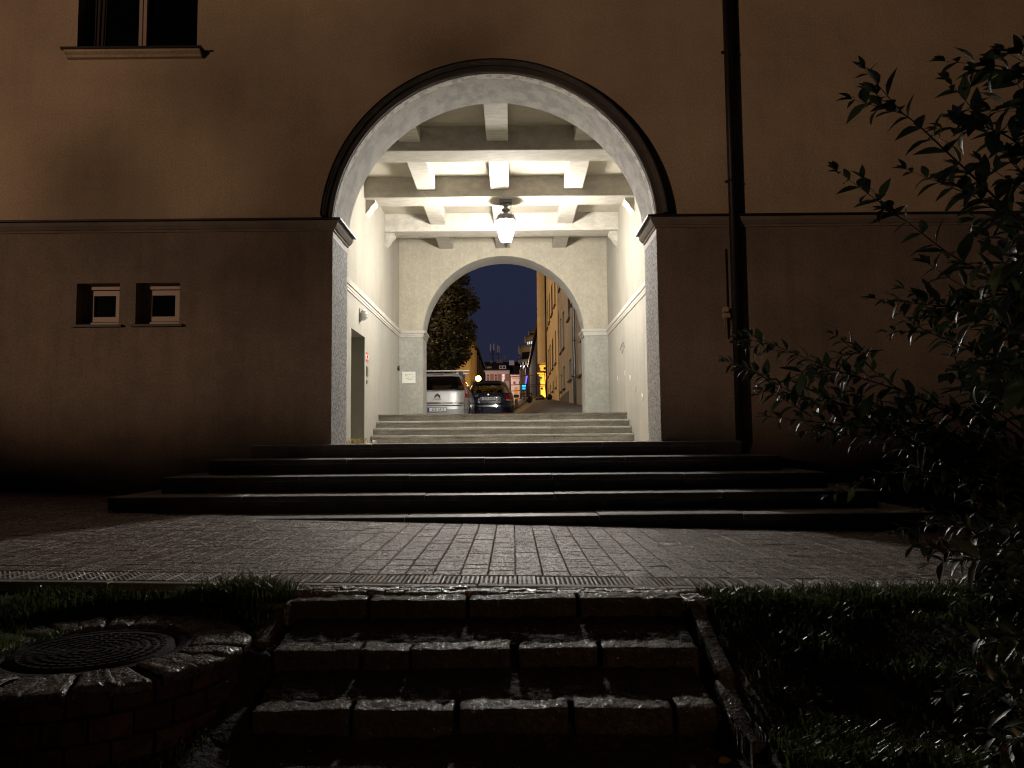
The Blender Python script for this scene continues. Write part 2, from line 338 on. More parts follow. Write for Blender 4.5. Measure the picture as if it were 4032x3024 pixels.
for y0, y1 in bays:
    for xo in (-1.45, 0, 1.45):
        j = MB(); j.bbox(AX+xo-.18, AX+xo+.18, y0-.02, y1+.02, 5.74, CEIL+.03, .01); j.build('joist', M_beam, B)
# far wall
fa = MB(); arcs = arc
for i in range(NA):
    a, b = arc[i], arc[i+1]
    fa.quad((a[0], DF, a[1]), (b[0], DF, b[1]), (b[0], DF, CEIL+.1), (a[0], DF, CEIL+.1), 0)
    fa.quad((a[0], DF2, a[1]), (b[0], DF2, b[1]), (b[0], DF2, ZT), (a[0], DF2, ZT), 0)
for x0, x1 in ((WL-.1, AX-AR), (AX+AR, WR+.1)):
    fa.quad((x0, DF, AZ+.06), (x1, DF, AZ+.06), (x1, DF, CEIL+.1), (x0, DF, CEIL+.1), 0)
    fa.quad((x0, DF, .3), (x1, DF, .3), (x1, DF, AZ+.06), (x0, DF, AZ+.06), 1)
for x0, x1 in ((X0, AX-AR), (AX+AR, X1)): fa.quad((x0, DF2, .0), (x1, DF2, .0), (x1, DF2, ZT), (x0, DF2, ZT), 0)
fa.build('far_wall', [M_farup, M_pil], B)
fi = MB()
for i in range(NA):
    a, b = arc[i], arc[i+1]; fi.quad((a[0], DF, a[1]), (a[0], DF2, a[1]), (b[0], DF2, b[1]), (b[0], DF, b[1]))
for sg in (-1, 1):
    x = AX+sg*AR; fi.quad((x, DF, .3), (x, DF2, .3), (x, DF2, AZ), (x, DF, AZ))
fi.build('far_arch_soffit', mat('far_soffit_plaster', (.46, .45, .42), .85, var=.12, scale=3, bump=.2), B)
mp = [(0, 3.455), (.02, 3.455), (.025, 3.49), (.035, 3.495), (.04, 3.53), (.035, 3.54), (.06, 3.545), (.075, 3.60), (.075, 3.617), (0, 3.625)]
for sg in (-1, 1):
    wx = WL if sg < 0 else WR; ax_ = AX+sg*AR
    m_ = MB(); sweep_path(m_, [(wx, D2, -sg, 0), (wx, DF, -sg, -1), (ax_, DF, -sg, -1), (ax_, DF2, -sg, 0)], mp)
    m_.build('passage_moulding', M_mould, B)
# upper window
def add_window(x0, x1, z0, z1, rec, fr, mull, parent, sill=True, name='window'):
    rv = MB(); y2 = D+rec
    for q in (((x0, D, z0), (x0, y2, z0), (x0, y2, z1), (x0, D, z1)), ((x1, D, z0), (x1, y2, z0), (x1, y2, z1), (x1, D, z1)),
              ((x0, D, z0), (x1, D, z0), (x1, y2, z0), (x0, y2, z0)), ((x0, D, z1), (x1, D, z1), (x1, y2, z1), (x0, y2, z1))): rv.quad(*q)
    w = rv.build(name, M_low, parent)
    f = MB(); ya, yb = y2-.05, y2+.01
    f.box(x0, x0+fr, ya, yb, z0, z1); f.box(x1-fr, x1, ya, yb, z0, z1); f.box(x0+fr, x1-fr, ya, yb, z0, z0+fr); f.box(x0+fr, x1-fr, ya, yb, z1-fr, z1)
    if mull:
        xm = (x0+x1)/2; f.box(xm-.05, xm-.008, ya-.012, yb, z0+fr, z1-fr); f.box(xm+.008, xm+.05, ya-.012, yb, z0+fr, z1-fr)
    else:
        s = .075; f.box(x0+fr+.01, x0+fr+s, ya+.02, yb, z0+fr+.01, z1-fr-.01); f.box(x1-fr-s, x1-fr-.01, ya+.02, yb, z0+fr+.01, z1-fr-.01)
        f.box(x0+fr+s, x1-fr-s, ya+.02, yb, z0+fr+.01, z0+fr+s); f.box(x0+fr+s, x1-fr-s, ya+.02, yb, z1-fr-s, z1-fr-.01)
    f.build('window_frame', M_white, w)
    p = MB(); p.quad((x0, y2+.005, z0), (x1, y2+.005, z0), (x1, y2+.005, z1), (x0, y2+.005, z1)); p.build('pane', M_pane, w)
    return w
wu = add_window(*W1, .20, .055, True, B)
ws = MB(); sx0, sx1 = W1[0]-.14, W1[1]+.11; sz = W1[2]
ws.box(sx0, sx1, D-.14, D+.2, sz-.022, sz+.003); ws.build('window_sill', M_flash, wu)
ws = MB(); ws.prism([(D, sz-.024), (D-.115, sz-.024), (D-.11, sz-.05), (D-.07, sz-.075), (D-.055, sz-.10), (D, sz-.105)], 'x', sx0+.03, sx1-.03); ws.build('sill_moulding', M_up, wu)
cu = MB() # half drawn curtain behind the left sash
cu.grid(lambda u, v: (W1[0]+.06+u*.20+.02*math.sin(u*25)+.04*v*u, D+.20-.012*math.sin(u*25)-.017, W1[2]+.06+v*1.6), 14, 4); cu.build('curtain', mat('brown_curtain', (.06, .045, .035), .9), wu)
for q in sw:
    w = add_window(*q, .20, .055, False, B)
    s_ = MB(); s_.box(q[0]-.04, q[1]+.05, D-.045, D+.1, q[2]-.028, q[2]+.002); s_.build('window_sill', M_flash, w)
# ------------------------------------------------------------------ passage floor and inner steps
lf = MB(); lf.quad((WL-.5, D-.02, LZ-.003), (WR+.0, D-.02, LZ-.003), (WR, 15.66, LZ-.003), (WL-.5, 15.66, LZ-.003)); lf.quad((WL, 16.5, 1.378), (WR, 16.5, 1.378), (WR, DF2+.05, 1.378), (WL, DF2+.05, 1.378))
tag(lf.build('passage_floor', mat('pale_floor_slabs', (.60, .57, .50), .7, var=.2, scale=4, bump=.3)), kind='structure')
S1 = thing('inner_stairs', 'flight of four worn pale steps at the back of the lit passage', 'stairs', (AX, 15.6, LZ))
for i in range(4):
    y0 = 15.62+.314*i; z1 = LZ+.1535*(i+1); s = MB(); cuts = [WL+.005, WL+1.15+.9*((i*37) % 5)/10, AX+.75+.12*((i*53) % 4), WR-.005]
    cuts = [WL+.004, AX-.85+.03*i, AX+1.05-.04*i, WR-.004]
    for a, b in zip(cuts, cuts[1:]):
        e = .006*((i*7+int(a*10)) % 3-1)
        s.bbox(a+.002, b-.002, y0-.028+e*.5, y0+.36, z1-.05+e*.3, z1+e*.2, .009)
        s.bbox(a+.002, b-.002, y0, y0+.33, z1-.1535, z1-.052, .003)
    s.build('step', M_step, S1)
# outer steps
S0 = thing('outer_stairs', 'wide dark stone stairs of five long steps below the arch', 'stairs', (AX, D, 0))
for i in range(5):
    y0 = 9.5-.52*i; z1 = LZ-.173*i; xl = -3.23-.31*i; xr = 2.82+.31*i; s = MB()
    rr = random.Random(40+i); cuts = [xl]; c = xl
    n = 4 if i < 2 else 5
    for k in range(1, n): cuts.append(xl+(xr-xl)*(k+rr.uniform(-.14, .14))/n)
    cuts.append(xr)
    for a, b in zip(cuts, cuts[1:]):
        e = rr.uniform(-.005, .004); t = rr.uniform(-.006, .006)
        o_ = len(s.v); s.bbox(a+.003, b-.003, y0+t, D+(.02 if i else .01), z1-.055+e, z1+e, .004)
        for k in range(o_+8, len(s.v)):
            v = s.v[k]; s.v[k] = (v[0], v[1], v[2]+.024*min(.5, v[1]-y0-t)+(.004*mnoise.noise(Vector((v[0]*3, i, 0)))))
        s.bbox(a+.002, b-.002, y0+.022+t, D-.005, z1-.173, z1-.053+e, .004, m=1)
        s.bbox(a+.004, b-.004, y0+t-.002, y0+t+.003, z1-.052+e, z1-.006+e, .0006, m=1)  # dark facing on the slab front, shade put into its colour
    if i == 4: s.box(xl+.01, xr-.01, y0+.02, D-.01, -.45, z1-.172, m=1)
    s.build('step', [M_ostep, mat('painted_shade_riser', (.12, .115, .11), .7, scale=7, var=.4, bump=.3, bscale=60)], S0)  # second material: risers coloured darker than the treads to stand in for shade
# ------------------------------------------------------------------ pavement of individual pavers
pv = MB(); rr = random.Random(5); pw_, pl_ = .163, .155
def paver(mb, x0, x1, y0, y1, b=.0035, h=.05, j=.0042, m=0, ang=.006):
    xs = (x0+j*.8, x1-j*.8); ys = (y0+j*1.5, y1-j*1.5); tz = rr.uniform(-.0015, .0015); tx, ty = rr.uniform(-ang, ang), rr.uniform(-ang, ang)
    cx, cy = (x0+x1)/2, (y0+y1)/2; bx = b*.7
    vs = []
    for (dz, ins) in ((-h, 0), (-b*.55, 0), (0, bx)):
        for X, Y in ((xs[0]+ins, ys[0]+ins), (xs[1]-ins, ys[0]+ins), (xs[1]-ins, ys[1]-ins), (xs[0]+ins, ys[1]-ins)):
            vs.append((X, Y, zp(X, Y)+dz+tz+(X-cx)*tx+(Y-cy)*ty))
    fs = [(8,9,10,11)]
    for k in (0, 1):
        for i in range(4): q = (i+1) % 4; fs.append((k*4+i, k*4+q, k*4+4+q, k*4+4+i))
    mb.add(vs, fs, m)
x = -7.0; col = 0
while x < 7.0:
    y = 4.60
    while y < D:
        if not (y > 7.6 and -4.3+.62*(y-7.5) < x < 3.8-.62*(y-7.5)) : 
            l = rr.choice((.16, .16, .16, .24, .24, .085))
            paver(pv, x, x+pw_, y, y+l); y += l
        else: break
    x += pw_; col += 1
tag(pv.build('pavement', M_paver), kind='structure')
tp = MB()
x = -7.0
while x < 7.0:
    y0 = 4.325; paver(tp, x, x+.108, y0, y0+.262, b=.005)
    for a in range(3):
        for c in range(6):
            X = x+.026+a*.028; Y = y0+.028+c*.041; Z = zp(X, Y)-.001; r = .0095
            tp.add([(X-r, Y-r*.8, Z), (X+r, Y-r*.8, Z), (X+r, Y+r*.8, Z), (X-r, Y+r*.8, Z), (X-r*.55, Y-r*.4, Z+.005), (X+r*.55, Y-r*.4, Z+.005), (X+r*.55, Y+r*.4, Z+.005), (X-r*.55, Y+r*.4, Z+.005)],
                   [(0,1,5,4),(1,2,6,5),(2,3,7,6),(3,0,4,7),(4,5,6,7)])
    x += .108
tag(tp.build('tactile_paving', M_tact), kind='structure')
kb = MB(); x = -7.2; rr2 = random.Random(3)
while x < 7:
    l = 1.0; e = rr2.uniform(-.002, .002)
    vs = []
    o = len(kb.v)
    kb.bbox(x+.003, x+l-.003, 4.235, 4.305, -.25, .004+e, .006)
    for k in range(o, len(kb.v)): v = kb.v[k]; kb.v[k] = (v[0], v[1], v[2]+zp(v[0], 4.25))
    x += l
tag(kb.build('kerb', M_kerb), kind='structure')
# ------------------------------------------------------------------ terrain: one sheet, lower ground in front, bed under pavement
def gz(x, y):
    if y > 4.22: return zp(x, min(y, 9))-.045-.02*max(0, min(1, (y-4.3)/.1)) if y < 9.7 else -.3
    base = -.045+zp(x, 4.25)*max(0, 1-(4.22-y)*1.0)
    t = max(0, min(1, (4.05-y)/1.15)); t = t*t*(3-2*t)
    z = base - .34*t
    if x > 1.0: z += .05*max(0, min(1, (x-1)/1))*math.sin(min(1, max(0, (4.2-y)/1.6))*math.pi)
    if -1.12 < x < .98 and y < 4.1: z = min(z, -.18 if y > 3.55 else (-.31 if y > 3.15 else -.40))
    dx, dy = x+1.83, y-3.42
    z += .022*mnoise.fractal(Vector((x*2.2, y*2.2, 0)), 1, 2, 4)
    if dx*dx+dy*dy < .66**2: z = min(z, -.2)
    if x < -1.15 and y > 3.5 and dx*dx+dy*dy > .62**2: z = max(z, -.14)
    return z
gr = MB()
xs = [-300, -60, -20, -10]+[-7+.1*i for i in range(141)]+[10, 20, 60, 300]; ys = [-200, -40, -10, -2, .5]+[1+.07*i for i in range(48)]+[4.36, 5, 6, 8, 9.6]
vs = [(x, y, gz(x, y)) for y in ys for x in xs]; n = len(xs)
gr.add(vs, [(j*n+i, j*n+i+1, (j+1)*n+i+1, (j+1)*n+i) for j in range(len(ys)-1) for i in range(n-1)], 0, True)
gr.quad((-300, 9.6, -.3), (300, 9.6, -.3), (300, DF2, -.3), (-300, DF2, -.3))
tag(gr.build('ground', M_dirt), kind='structure')
# ------------------------------------------------------------------ near stone steps
S2 = thing('garden_stairs', 'three rough sandstone block steps leading down from the pavement edge', 'stairs', (-.12, 3.9, -.36))
rows = [(3.95, -.004, -.145, [(-1.14, -.745), (-.73, -.245), (-.225, .315), (.335, .845)]  , .135),
        (3.53, -.138, -.272, [(-1.085, -.70), (-.685, -.475), (-.46, -.02), (.02, .375), (.395, .825)], .43),
        (3.14, -.268, -.40, [(-1.05, -.66), (-.645, -.245), (-.225, .21), (.235, .625), (.645, .80)], .40)]
sd = 1
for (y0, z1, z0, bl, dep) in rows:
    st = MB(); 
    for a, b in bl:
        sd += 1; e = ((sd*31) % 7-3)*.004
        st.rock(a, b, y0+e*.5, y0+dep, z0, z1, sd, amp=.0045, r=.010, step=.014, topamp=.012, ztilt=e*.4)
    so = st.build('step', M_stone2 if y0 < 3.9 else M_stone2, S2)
for (y0, z1, dep, xa, xb) in ((3.53, -.138, .43, -1.085, .825), (3.14, -.268, .40, -1.05, .80)):
    q = MB()
    def f(u, v, y0=y0, z1=z1, dep=dep, xa=xa, xb=xb):
        x = xa+(xb-xa)*u; e = .10+.05*mnoise.noise(Vector((x*5, y0, 2)))+.02*mnoise.noise(Vector((x*22, y0, 4))); y = y0+e+(dep-e)*v
        return Vector((x, y, z1-.006+.022*min(1, v*4)+.03*v*v+.010*mnoise.fractal(Vector((x*16, y*16, 0)), 1, 2, 3)))
    q.grid(f, 150, 22); q.build('soil_layer', M_dirt, S2)
# cobble strip on top between kerb and first step
cs = MB(); rr = random.Random(11); y = 4.00
for (ya, yb) in ((4.185, 4.234), (4.135, 4.184), (4.086, 4.134)):
    x = -1.28-rr.random()*.1
    while x < .98:
        l = rr.uniform(.07, .16); sd += 1
        cs.rock(x, x+l-.003, ya, yb, -.12, .002+rr.uniform(-.006, .006)+zp(x, 4.2), sd, amp=.004, r=.007, step=.010, topamp=.012); x += l
cs.rock(-1.29, -1.13, 3.93, 4.08, -.16, -.012, 91, amp=.01, r=.015, step=.014, topamp=.02)
cs.rock(.86, 1.0, 3.93, 4.08, -.16, -.016, 92, amp=.01, r=.015, step=.014, topamp=.02)
cs.build('top_paving', M_stone, S2)
# side stones (cheek) left and right
for (xa, xb, ya, yb, za, zb) in ((.875, .945, 3.40, 3.95, -.21, -.03), (.85, .925, 2.86, 3.385, -.40, -.235), (-1.205, -1.15, 3.62, 3.95, -.12, -.03)):
    s = MB(); sd += 1; s.rock(xa, xb, ya, yb, -.6, 0, sd, amp=.004, r=.010, step=.016, topamp=.008)
    s.v = [(v[0], v[1], v[2]+za+(zb-za)*(v[1]-ya)/(yb-ya) if v[2] > -.3 else v[2]) for v in s.v]; s.build('side_stone', M_stone2, S2)
# ------------------------------------------------------------------ round brick manhole surround
RX, RY, RR, RZ = -1.83, 3.42, .64, -.085
S3 = thing('round_manhole_surround', 'round dark brick surround with rough stone rim and iron manhole cover beside the garden stairs', 'manhole surround', (RX, RY, -.4))
bw = MB(); rr = random.Random(21)
for c in range(4):
    z1 = RZ-.022-.095*c; n = 26
    for k in range(n):
        a0 = 2*math.pi*(k+.5*(c % 2))/n; a1 = a0+2*math.pi/n*.93; ri = .50; ro = .625+rr.uniform(-.008, .008)
        vs = []
        for z in (z1-.086, z1-.076, z1-.006, z1):
            ins = .006 if z in (z1-.086, z1) else 0
            for (a, r) in ((a0+ins, ri), (a0+ins, ro-ins), ((a0+a1)/2, (ro-ins)*1.006), (a1-ins, ro-ins), (a1-ins, ri)):
                vs.append((RX+r*math.cos(a), RY+r*math.sin(a), z))
        fs = [(4,3,2,1,0), (15,16,17,18,19)]+[(q*5+i, q*5+(i+1) % 5, q*5+5+(i+1) % 5, q*5+5+i) for q in range(3) for i in range(5)]
        bw.add(vs, fs)
bw.build('brick_wall', M_brick, S3)
mo = MB(); mo.lathe([(.60, -.6), (.60, RZ-.03)], (RX, RY, 0), 40); mo.build('mortar_core', M_mortar, S3)
rm = MB(); rr = random.Random(23); n = 26
for k in range(n):
    a0 = 2*math.pi*k/n+rr.uniform(-.03, .03); a1 = a0+2*math.pi/n-.006; off = Vector((k*3.1, 0, 0)); ro = .645+rr.uniform(-.018, .012); dz = rr.uniform(-.006, .006)
    def f(u, v, a0=a0, a1=a1, off=off, ro=ro, dz=dz):
        # v from inner bottom over the top to the outer bottom
        prof = [(.40, -.03), (.405, -.006), (.42, 0), (.46, 0), (.50, 0), (.54, 0), (.58, 0), (ro-.02, 0), (ro-.004, -.006), (ro, -.02), (ro-.004, -.04)]
        i = min(int(v*10+1e-6), 10); r, z = prof[i]
        a = a0+(a1-a0)*u; p = Vector((RX+r*math.cos(a), RY+r*math.sin(a), RZ+z+dz))
        e = min(u, 1-u)*8; 
        nn = mnoise.fractal(p*14+off, .9, 2.1, 4)*.009+mnoise.noise(p*55+off)*.007
        p.z += nn - (max(0, 1-e)**2)*.012 ; p.x += nn*.4*math.cos(a); p.y += nn*.4*math.sin(a); return p
    rm.grid(f, 12, 10)
rm.build('stone_rim', mat('weathered_rim_stone', (.17, .155, .135), .3, scale=20, col2=(.05, .045, .04), bump=1.0, bscale=60, fine=.4, bdist=.012, spec=.7, spark=(90, .18, .6, .52)), S3)
mc = MB(); mc.lathe([(.40, RZ-.05), (.40, RZ-.018), (.345, RZ-.016), (.34, RZ-.030), (.33, RZ-.030), (.325, RZ-.014), (.0, RZ-.014)], (RX, RY, 0), 48)
for ring in range(1, 8):
    r = .04*ring; n = ring*6
    for k in range(n):
        a = 2*math.pi*(k+.5*(ring % 2))/n; q = .0155
        M = Matrix.Translation((RX+r*math.cos(a), RY+r*math.sin(a), RZ-.014)) @ Matrix.Rotation(a, 4, 'Z')
        mc.box(-q*.6, q*.6, -q, q, 0, .005, M=M)
mc.build('manhole_cover', M_iron, S3)
# ------------------------------------------------------------------ grass
def blades(mb, n, region, hmin, hmax, seed, wid=.0035):
    rr = random.Random(seed); k = 0
    while k < n:
        x, y, dens = region(rr)
        if rr.random() > dens: continue
        z = gz(x, y); h = rr.uniform(hmin, hmax)*(0.6+dens*.6); a = rr.uniform(0, 6.28); l = rr.uniform(.2, 1.0)*h; w = wid*rr.uniform(.7, 1.5)
        dx, dy = math.cos(a), math.sin(a); px, py = -dy*w, dx*w
        p1 = (x+dx*l*.35, y+dy*l*.35, z+h*.62); p2 = (x+dx*l, y+dy*l, z+h*rr.uniform(.75, 1))
        mb.add([(x-px, y-py, z-.01), (x+px, y+py, z-.01), (p1[0]+px*.8, p1[1]+py*.8, p1[2]), (p1[0]-px*.8, p1[1]-py*.8, p1[2]), p2], [(0,1,2,3), (3,2,4)]); k += 1
def nz(x, y, s, o=0): return mnoise.noise(Vector((x*s+o, y*s, o)))
gb = MB()
def reg_r(rr):
    y = 2.2+2.0*rr.random(); x = .97+rr.random()*3.2; d = .04+2.2*max(0, nz(x, y, 2.9, 3)+.08)+.5*max(0, nz(x, y, 9, 1))
    if y > 3.9: d = 1.0
    return x, y, min(1, max(.04, d))
blades(gb, 24000, reg_r, .025, .085, 1, .0045)
blades(gb, 3500, lambda rr: (1.5+rr.random()*2.4, 4.08+.14*rr.random(), 1), .05, .11, 2)
def reg_l(rr):
    x = -1.2-rr.random()*3.2; y = 2.7+rr.random()*1.5; dd = math.hypot(x-RX, y-RY)
    if dd < .66: return x, y, 0
    d = .5+nz(x, y, 3, 7)
    if x > -1.75 and y > 4.12: d *= .3
    return x, y, max(0, min(1, d))
blades(gb, 9000, reg_l, .02, .055, 3)
blades(gb, 1500, lambda rr: (-1.38+rr.gauss(0, .10), 4.06+rr.gauss(0, .07), 1), .05, .12, 4)
blades(gb, 1500, lambda rr: (-1.75+rr.random()*.6, 3.98+rr.random()*.12, 1), .03, .07, 6)
# tufts spilling over the rim on its left
for k in range(1400):
    x = RX-.25-rr.random()*.5+.0; y = RY-.45+rr.random()*.8
    if math.hypot(x-RX, y-RY) > .66: continue
    z = RZ-.005; h = rr.uniform(.015, .05); a = rr.uniform(0, 6.28); w = .003
    if nz(x, y, 6, 1)+(RX-.25-x) < .12: continue
    gb.add([(x-w, y, z), (x+w, y, z), (x+math.cos(a)*h*.6, y+math.sin(a)*h*.6, z+h)], [(0,1,2)])
# broad leaved weeds
for k in range(420):
    if k < 150: x, y = -1.35+rr.gauss(0, .13), 4.05+rr.gauss(0, .06)
    elif k < 300: x, y = 1.05+rr.random()*.9, 3.7+rr.random()*.48
    else: x, y = 1.1+rr.random()*2.2, 2.4+rr.random()*1.6
    z = gz(x, y)+rr.uniform(.01, .06); a = rr.uniform(0, 6.28); s = rr.uniform(.010, .026); t = rr.uniform(-.4, .6)
    u = Vector((math.cos(a), math.sin(a), t)).normalized(); v = Vector((-math.sin(a), math.cos(a), rr.uniform(-.3, .3)))*.5; c0 = Vector((x, y, z))
    gb.add([c0, c0+u*s*.5+v*s, c0+u*s*1.3, c0+u*s*.5-v*s], [(0,1,2,3)])
tag(gb.build('grass', M_grass), kind='stuff')
# ------------------------------------------------------------------ small litter
def leafmesh(c, s, a, tilt, mb):
    M = Matrix.Translation(c) @ Matrix.Rotation(a, 4, 'Z') @ Matrix.Rotation(tilt, 4, 'X')
    mb.add([M @ Vector(p) for p in ((-s, 0, 0), (-s*.5, -s*.5, .004), (0, -s*.62, .006), (s*.5, -s*.4, .004), (s, 0, .0), (s*.5, s*.4, .004), (0, s*.6, .006), (-s*.5, s*.5, .004), (0, 0, -.002))],
           [(i, (i+1) % 8, 8) for i in range(8)], 0, True)
def gpt(px, py, z0=-.36):
    r = ray(px, py)
    t = 2.0
    while t < 12:
        p = Vector((0,0,CZ))+r*(t/r.y)
        if p.z <= gz(p.x, p.y): break
        t += .01
    return p
for (px, py, s, lab) in ((1215, 2972, .014, 'yellow fallen leaf lying below the lowest garden step'), (3725, 2495, .014, 'small orange leaf lying in the grass to the right'), (2790, 2965, .008, 'tiny pale pebble-like leaf on the dark soil right of the steps'), (2825, 2362, .010, 'tiny orange leaf caught in the grass by the top step'), (2855, 3010, .03, 'crumpled brown leaf at the bottom edge beside the grass')):
    p = gpt(px, py); q = MB(); leafmesh(Vector(p)+Vector((0,0,.012)), s, px*.7, .3, q); tag(q.build('fallen_leaf', M_orleaf), lab, 'leaf', 'fallen leaves on the lower ground')
tw = MB(); pts = [Vector(gpt(x, y))+Vector((0,0,.012)) for x, y in ((1290, 2932), (1400, 2930), (1480, 2922), (1560, 2905), (1650, 2888))]; tw.tube(pts, [.0012, .0022, .0025, .0022, .0015], 6)
tag(tw.build('fallen_twig', mat('dry_twig', (.22, .15, .09), .7)), 'thin dry twig lying on soil under the lowest garden step', 'twig')
for (px, py, d, s, lab) in ((35, 1988, 9.2, .05, 'crumpled pale paper on the ground by the wall at far left'), (640, 2030, 7.3, .015, 'tiny white crumb of litter at the left end of lowest outer step'),):
    p = at(px, py, d); q = MB(); q.rock(p.x-s*1.3, p.x+s*1.3, d-s, d+s, p.z-s*.4, p.z+s*.6, 77+px, amp=.02, r=.01, step=.02); tag(q.build('litter_paper', M_debris), lab, 'litter')
for (px, py, d, s, lab) in ((1475, 1742, 15.5, .045, 'white crumpled tissue at the left foot of the inner stairs'), (1962, 1737, 15.3, .022, 'small white paper scrap in the middle foot of inner stairs'), (2465, 1634, 15.9, .018, 'small white paper scrap at the right end of an inner step')):
    x = at(px, py, d).x; z = LZ if d < 15.6 else LZ+.1535*1; z = LZ if d < 15.6 else at(px, py, d).z-.02
    q = MB(); q.rock(x-s, x+s, d-s*.8, d+s*.8, z, z+s*1.1, 55+px, amp=.015, r=.008, step=.012); tag(q.build('litter_paper', mat('white_tissue', (.8, .78, .74), .8)), lab, 'litter')
wd = MB(); rr = random.Random(9)
for k in range(70):
    x = WL+.08+rr.random()*.35; y = 12.6+rr.random()*.9; h = rr.uniform(.03, .13); a = rr.uniform(0, 6.28); l = h*rr.uniform(.3, 1.2)
    wd.tube([(x, y, LZ), (x+math.cos(a)*l*.5, y+math.sin(a)*l*.5, LZ+h*.8), (x+math.cos(a)*l, y+math.sin(a)*l, LZ+h*.7)], [.003, .003, .001], 4)
tag(wd.build('dry_weed', mat('straw', (.45, .32, .12), .8)), 'dry straw coloured weed tuft growing beside the passage doorway', 'weed')
# ------------------------------------------------------------------ downpipe on facade
DP = thing('downpipe', 'tall dark downpipe running down the facade right of the arch', 'downpipe', (2.81, D, 0))
p_ = MB(); p_.tube([(2.812, D-.105, 9.4), (2.812, D-.105, LZ-.02)], .050, 16); p_.build('pipe', M_pipe, DP)
for z in (5.75, 4.05, 2.0, 8.2):
    b = MB(); b.tube([(2.812, D-.105, z-.012), (2.812, D-.105, z+.012)], .060, 16); b.tube([(2.812, D-.105, z), (2.812, D, z)], .012, 6); b.box(2.735, 2.765, D-.10, D-.07, z-.014, z+.014); b.build('bracket', M_pipe, DP)
cd = MB(); xc = 2.735
cd.tube([(xc, D-.012, 3.2), (xc, D-.012, 2.72), (xc, D-.012, 2.05)], .009, 8)
tag(cd.build('conduit', M_pipe), 'thin dark conduit on the wall just left of the downpipe', 'conduit')
bx = MB(); pc = at(2858, 1240, D-.07)
bx.bbox(pc.x-.035, pc.x+.025, D-.12, D-.03, pc.z+.03, pc.z+.10, .012); bx.build_ = None
BX = thing('wall_connector', 'small pale plastic connector box on the conduit beside the downpipe', 'connector', (pc.x, D, pc.z))
bx.build('box', mat('cream_plastic', (.50, .40, .28), .5), BX)
b2 = MB(); b2.bbox(pc.x-.035, pc.x+.045, D-.11, D-.03, pc.z-.04, pc.z+.022, .008); b2.build('plug', mat('cream_plastic', (.50, .40, .28), .5), BX)
b2 = MB(); b2.tube([(pc.x-.01, D-.06, pc.z-.04), (pc.x-.01, D-.06, pc.z-.14)], .014, 8); b2.build('stub', mat('tan_stub', (.32, .24, .15), .6), BX)
# ------------------------------------------------------------------ hanging lantern
LX, LY = at(1992, 880, 15.12).x, 15.12
LN = thing('hanging_lantern', 'bright classic lantern with metal cap hanging from the middle ceiling beam', 'lantern', (LX, LY, BB))
LTOP = BB
mt = MB(); mt.box(LX-.10, LX+.10, LY-.10, LY+.10, LTOP-.05, LTOP); mt.build('ceiling_plate', M_metal, LN)
nk = MB(); nk.lathe([(.055, LTOP-.05), (.055, LTOP-.085), (.028, LTOP-.12), (.032, LTOP-.125), (.072, LTOP-.165), (.072, LTOP-.18), (.035, LTOP-.215), (.036, LTOP-.24), (.10, LTOP-.262)], (LX, LY, 0), 20); nk.build('neck', M_metal, LN)
cp = MB(); cp.lathe([(.03, LTOP-.24), (.125, LTOP-.265), (.13, LTOP-.27), (.165, LTOP-.36), (.175, LTOP-.375), (.16, LTOP-.378)], (LX, LY, 0), 8)
for k in range(8):
    a = 2*math.pi*k/8; cp.tube([(LX+.12*math.cos(a), LY+.12*math.sin(a), LTOP-.28), (LX+.125*math.cos(a), LY+.125*math.sin(a), LTOP-.235)], [.008, .003], 5)
cp.build('cap', M_metal, LN)
gl = MB(); gl.lathe([(.145, LTOP-.382), (.145, LTOP-.39), (.14, LTOP-.50), (.105, LTOP-.68), (.085, LTOP-.735), (.05, LTOP-.775), (.02, LTOP-.79)], (LX, LY, 0), 24)
M_glow = emis('lantern_glow', (1.0, .945, .87), 720)
gl.build('glass', M_glow, LN)
fr = MB()
for k in range(6):
    a = 2*math.pi*(k+.5)/6; ca, sa = math.cos(a), math.sin(a)
    fr.tube([(LX+.162*ca, LY+.162*sa, LTOP-.378), (LX+.152*ca, LY+.152*sa, LTOP-.50), (LX+.115*ca, LY+.115*sa, LTOP-.68), (LX+.09*ca, LY+.09*sa, LTOP-.745)], .005, 5)
    fr.add([(LX+.16*ca, LY+.16*sa, LTOP-.375), (LX+.205*ca, LY+.205*sa, LTOP-.40), (LX+.205*ca, LY+.205*sa, LTOP-.455), (LX+.165*ca, LY+.165*sa, LTOP-.48)], [(0,1,2,3)])
fr.tube([(LX+.09*math.cos(t), LY+.09*math.sin(t), LTOP-.745) for t in [2*math.pi*k/16 for k in range(17)]], .007, 5)
fr.build('frame', mat('white_lantern_frame', (.75, .75, .73), .5), LN)
fn = MB(); fn.lathe([(.055, LTOP-.782), (.03, LTOP-.81), (.022, LTOP-.835), (.004, LTOP-.868)], (LX, LY, 0), 14); fn.build('finial', M_metal, LN); LN.scale = (1.25, 1.25, 1.10)
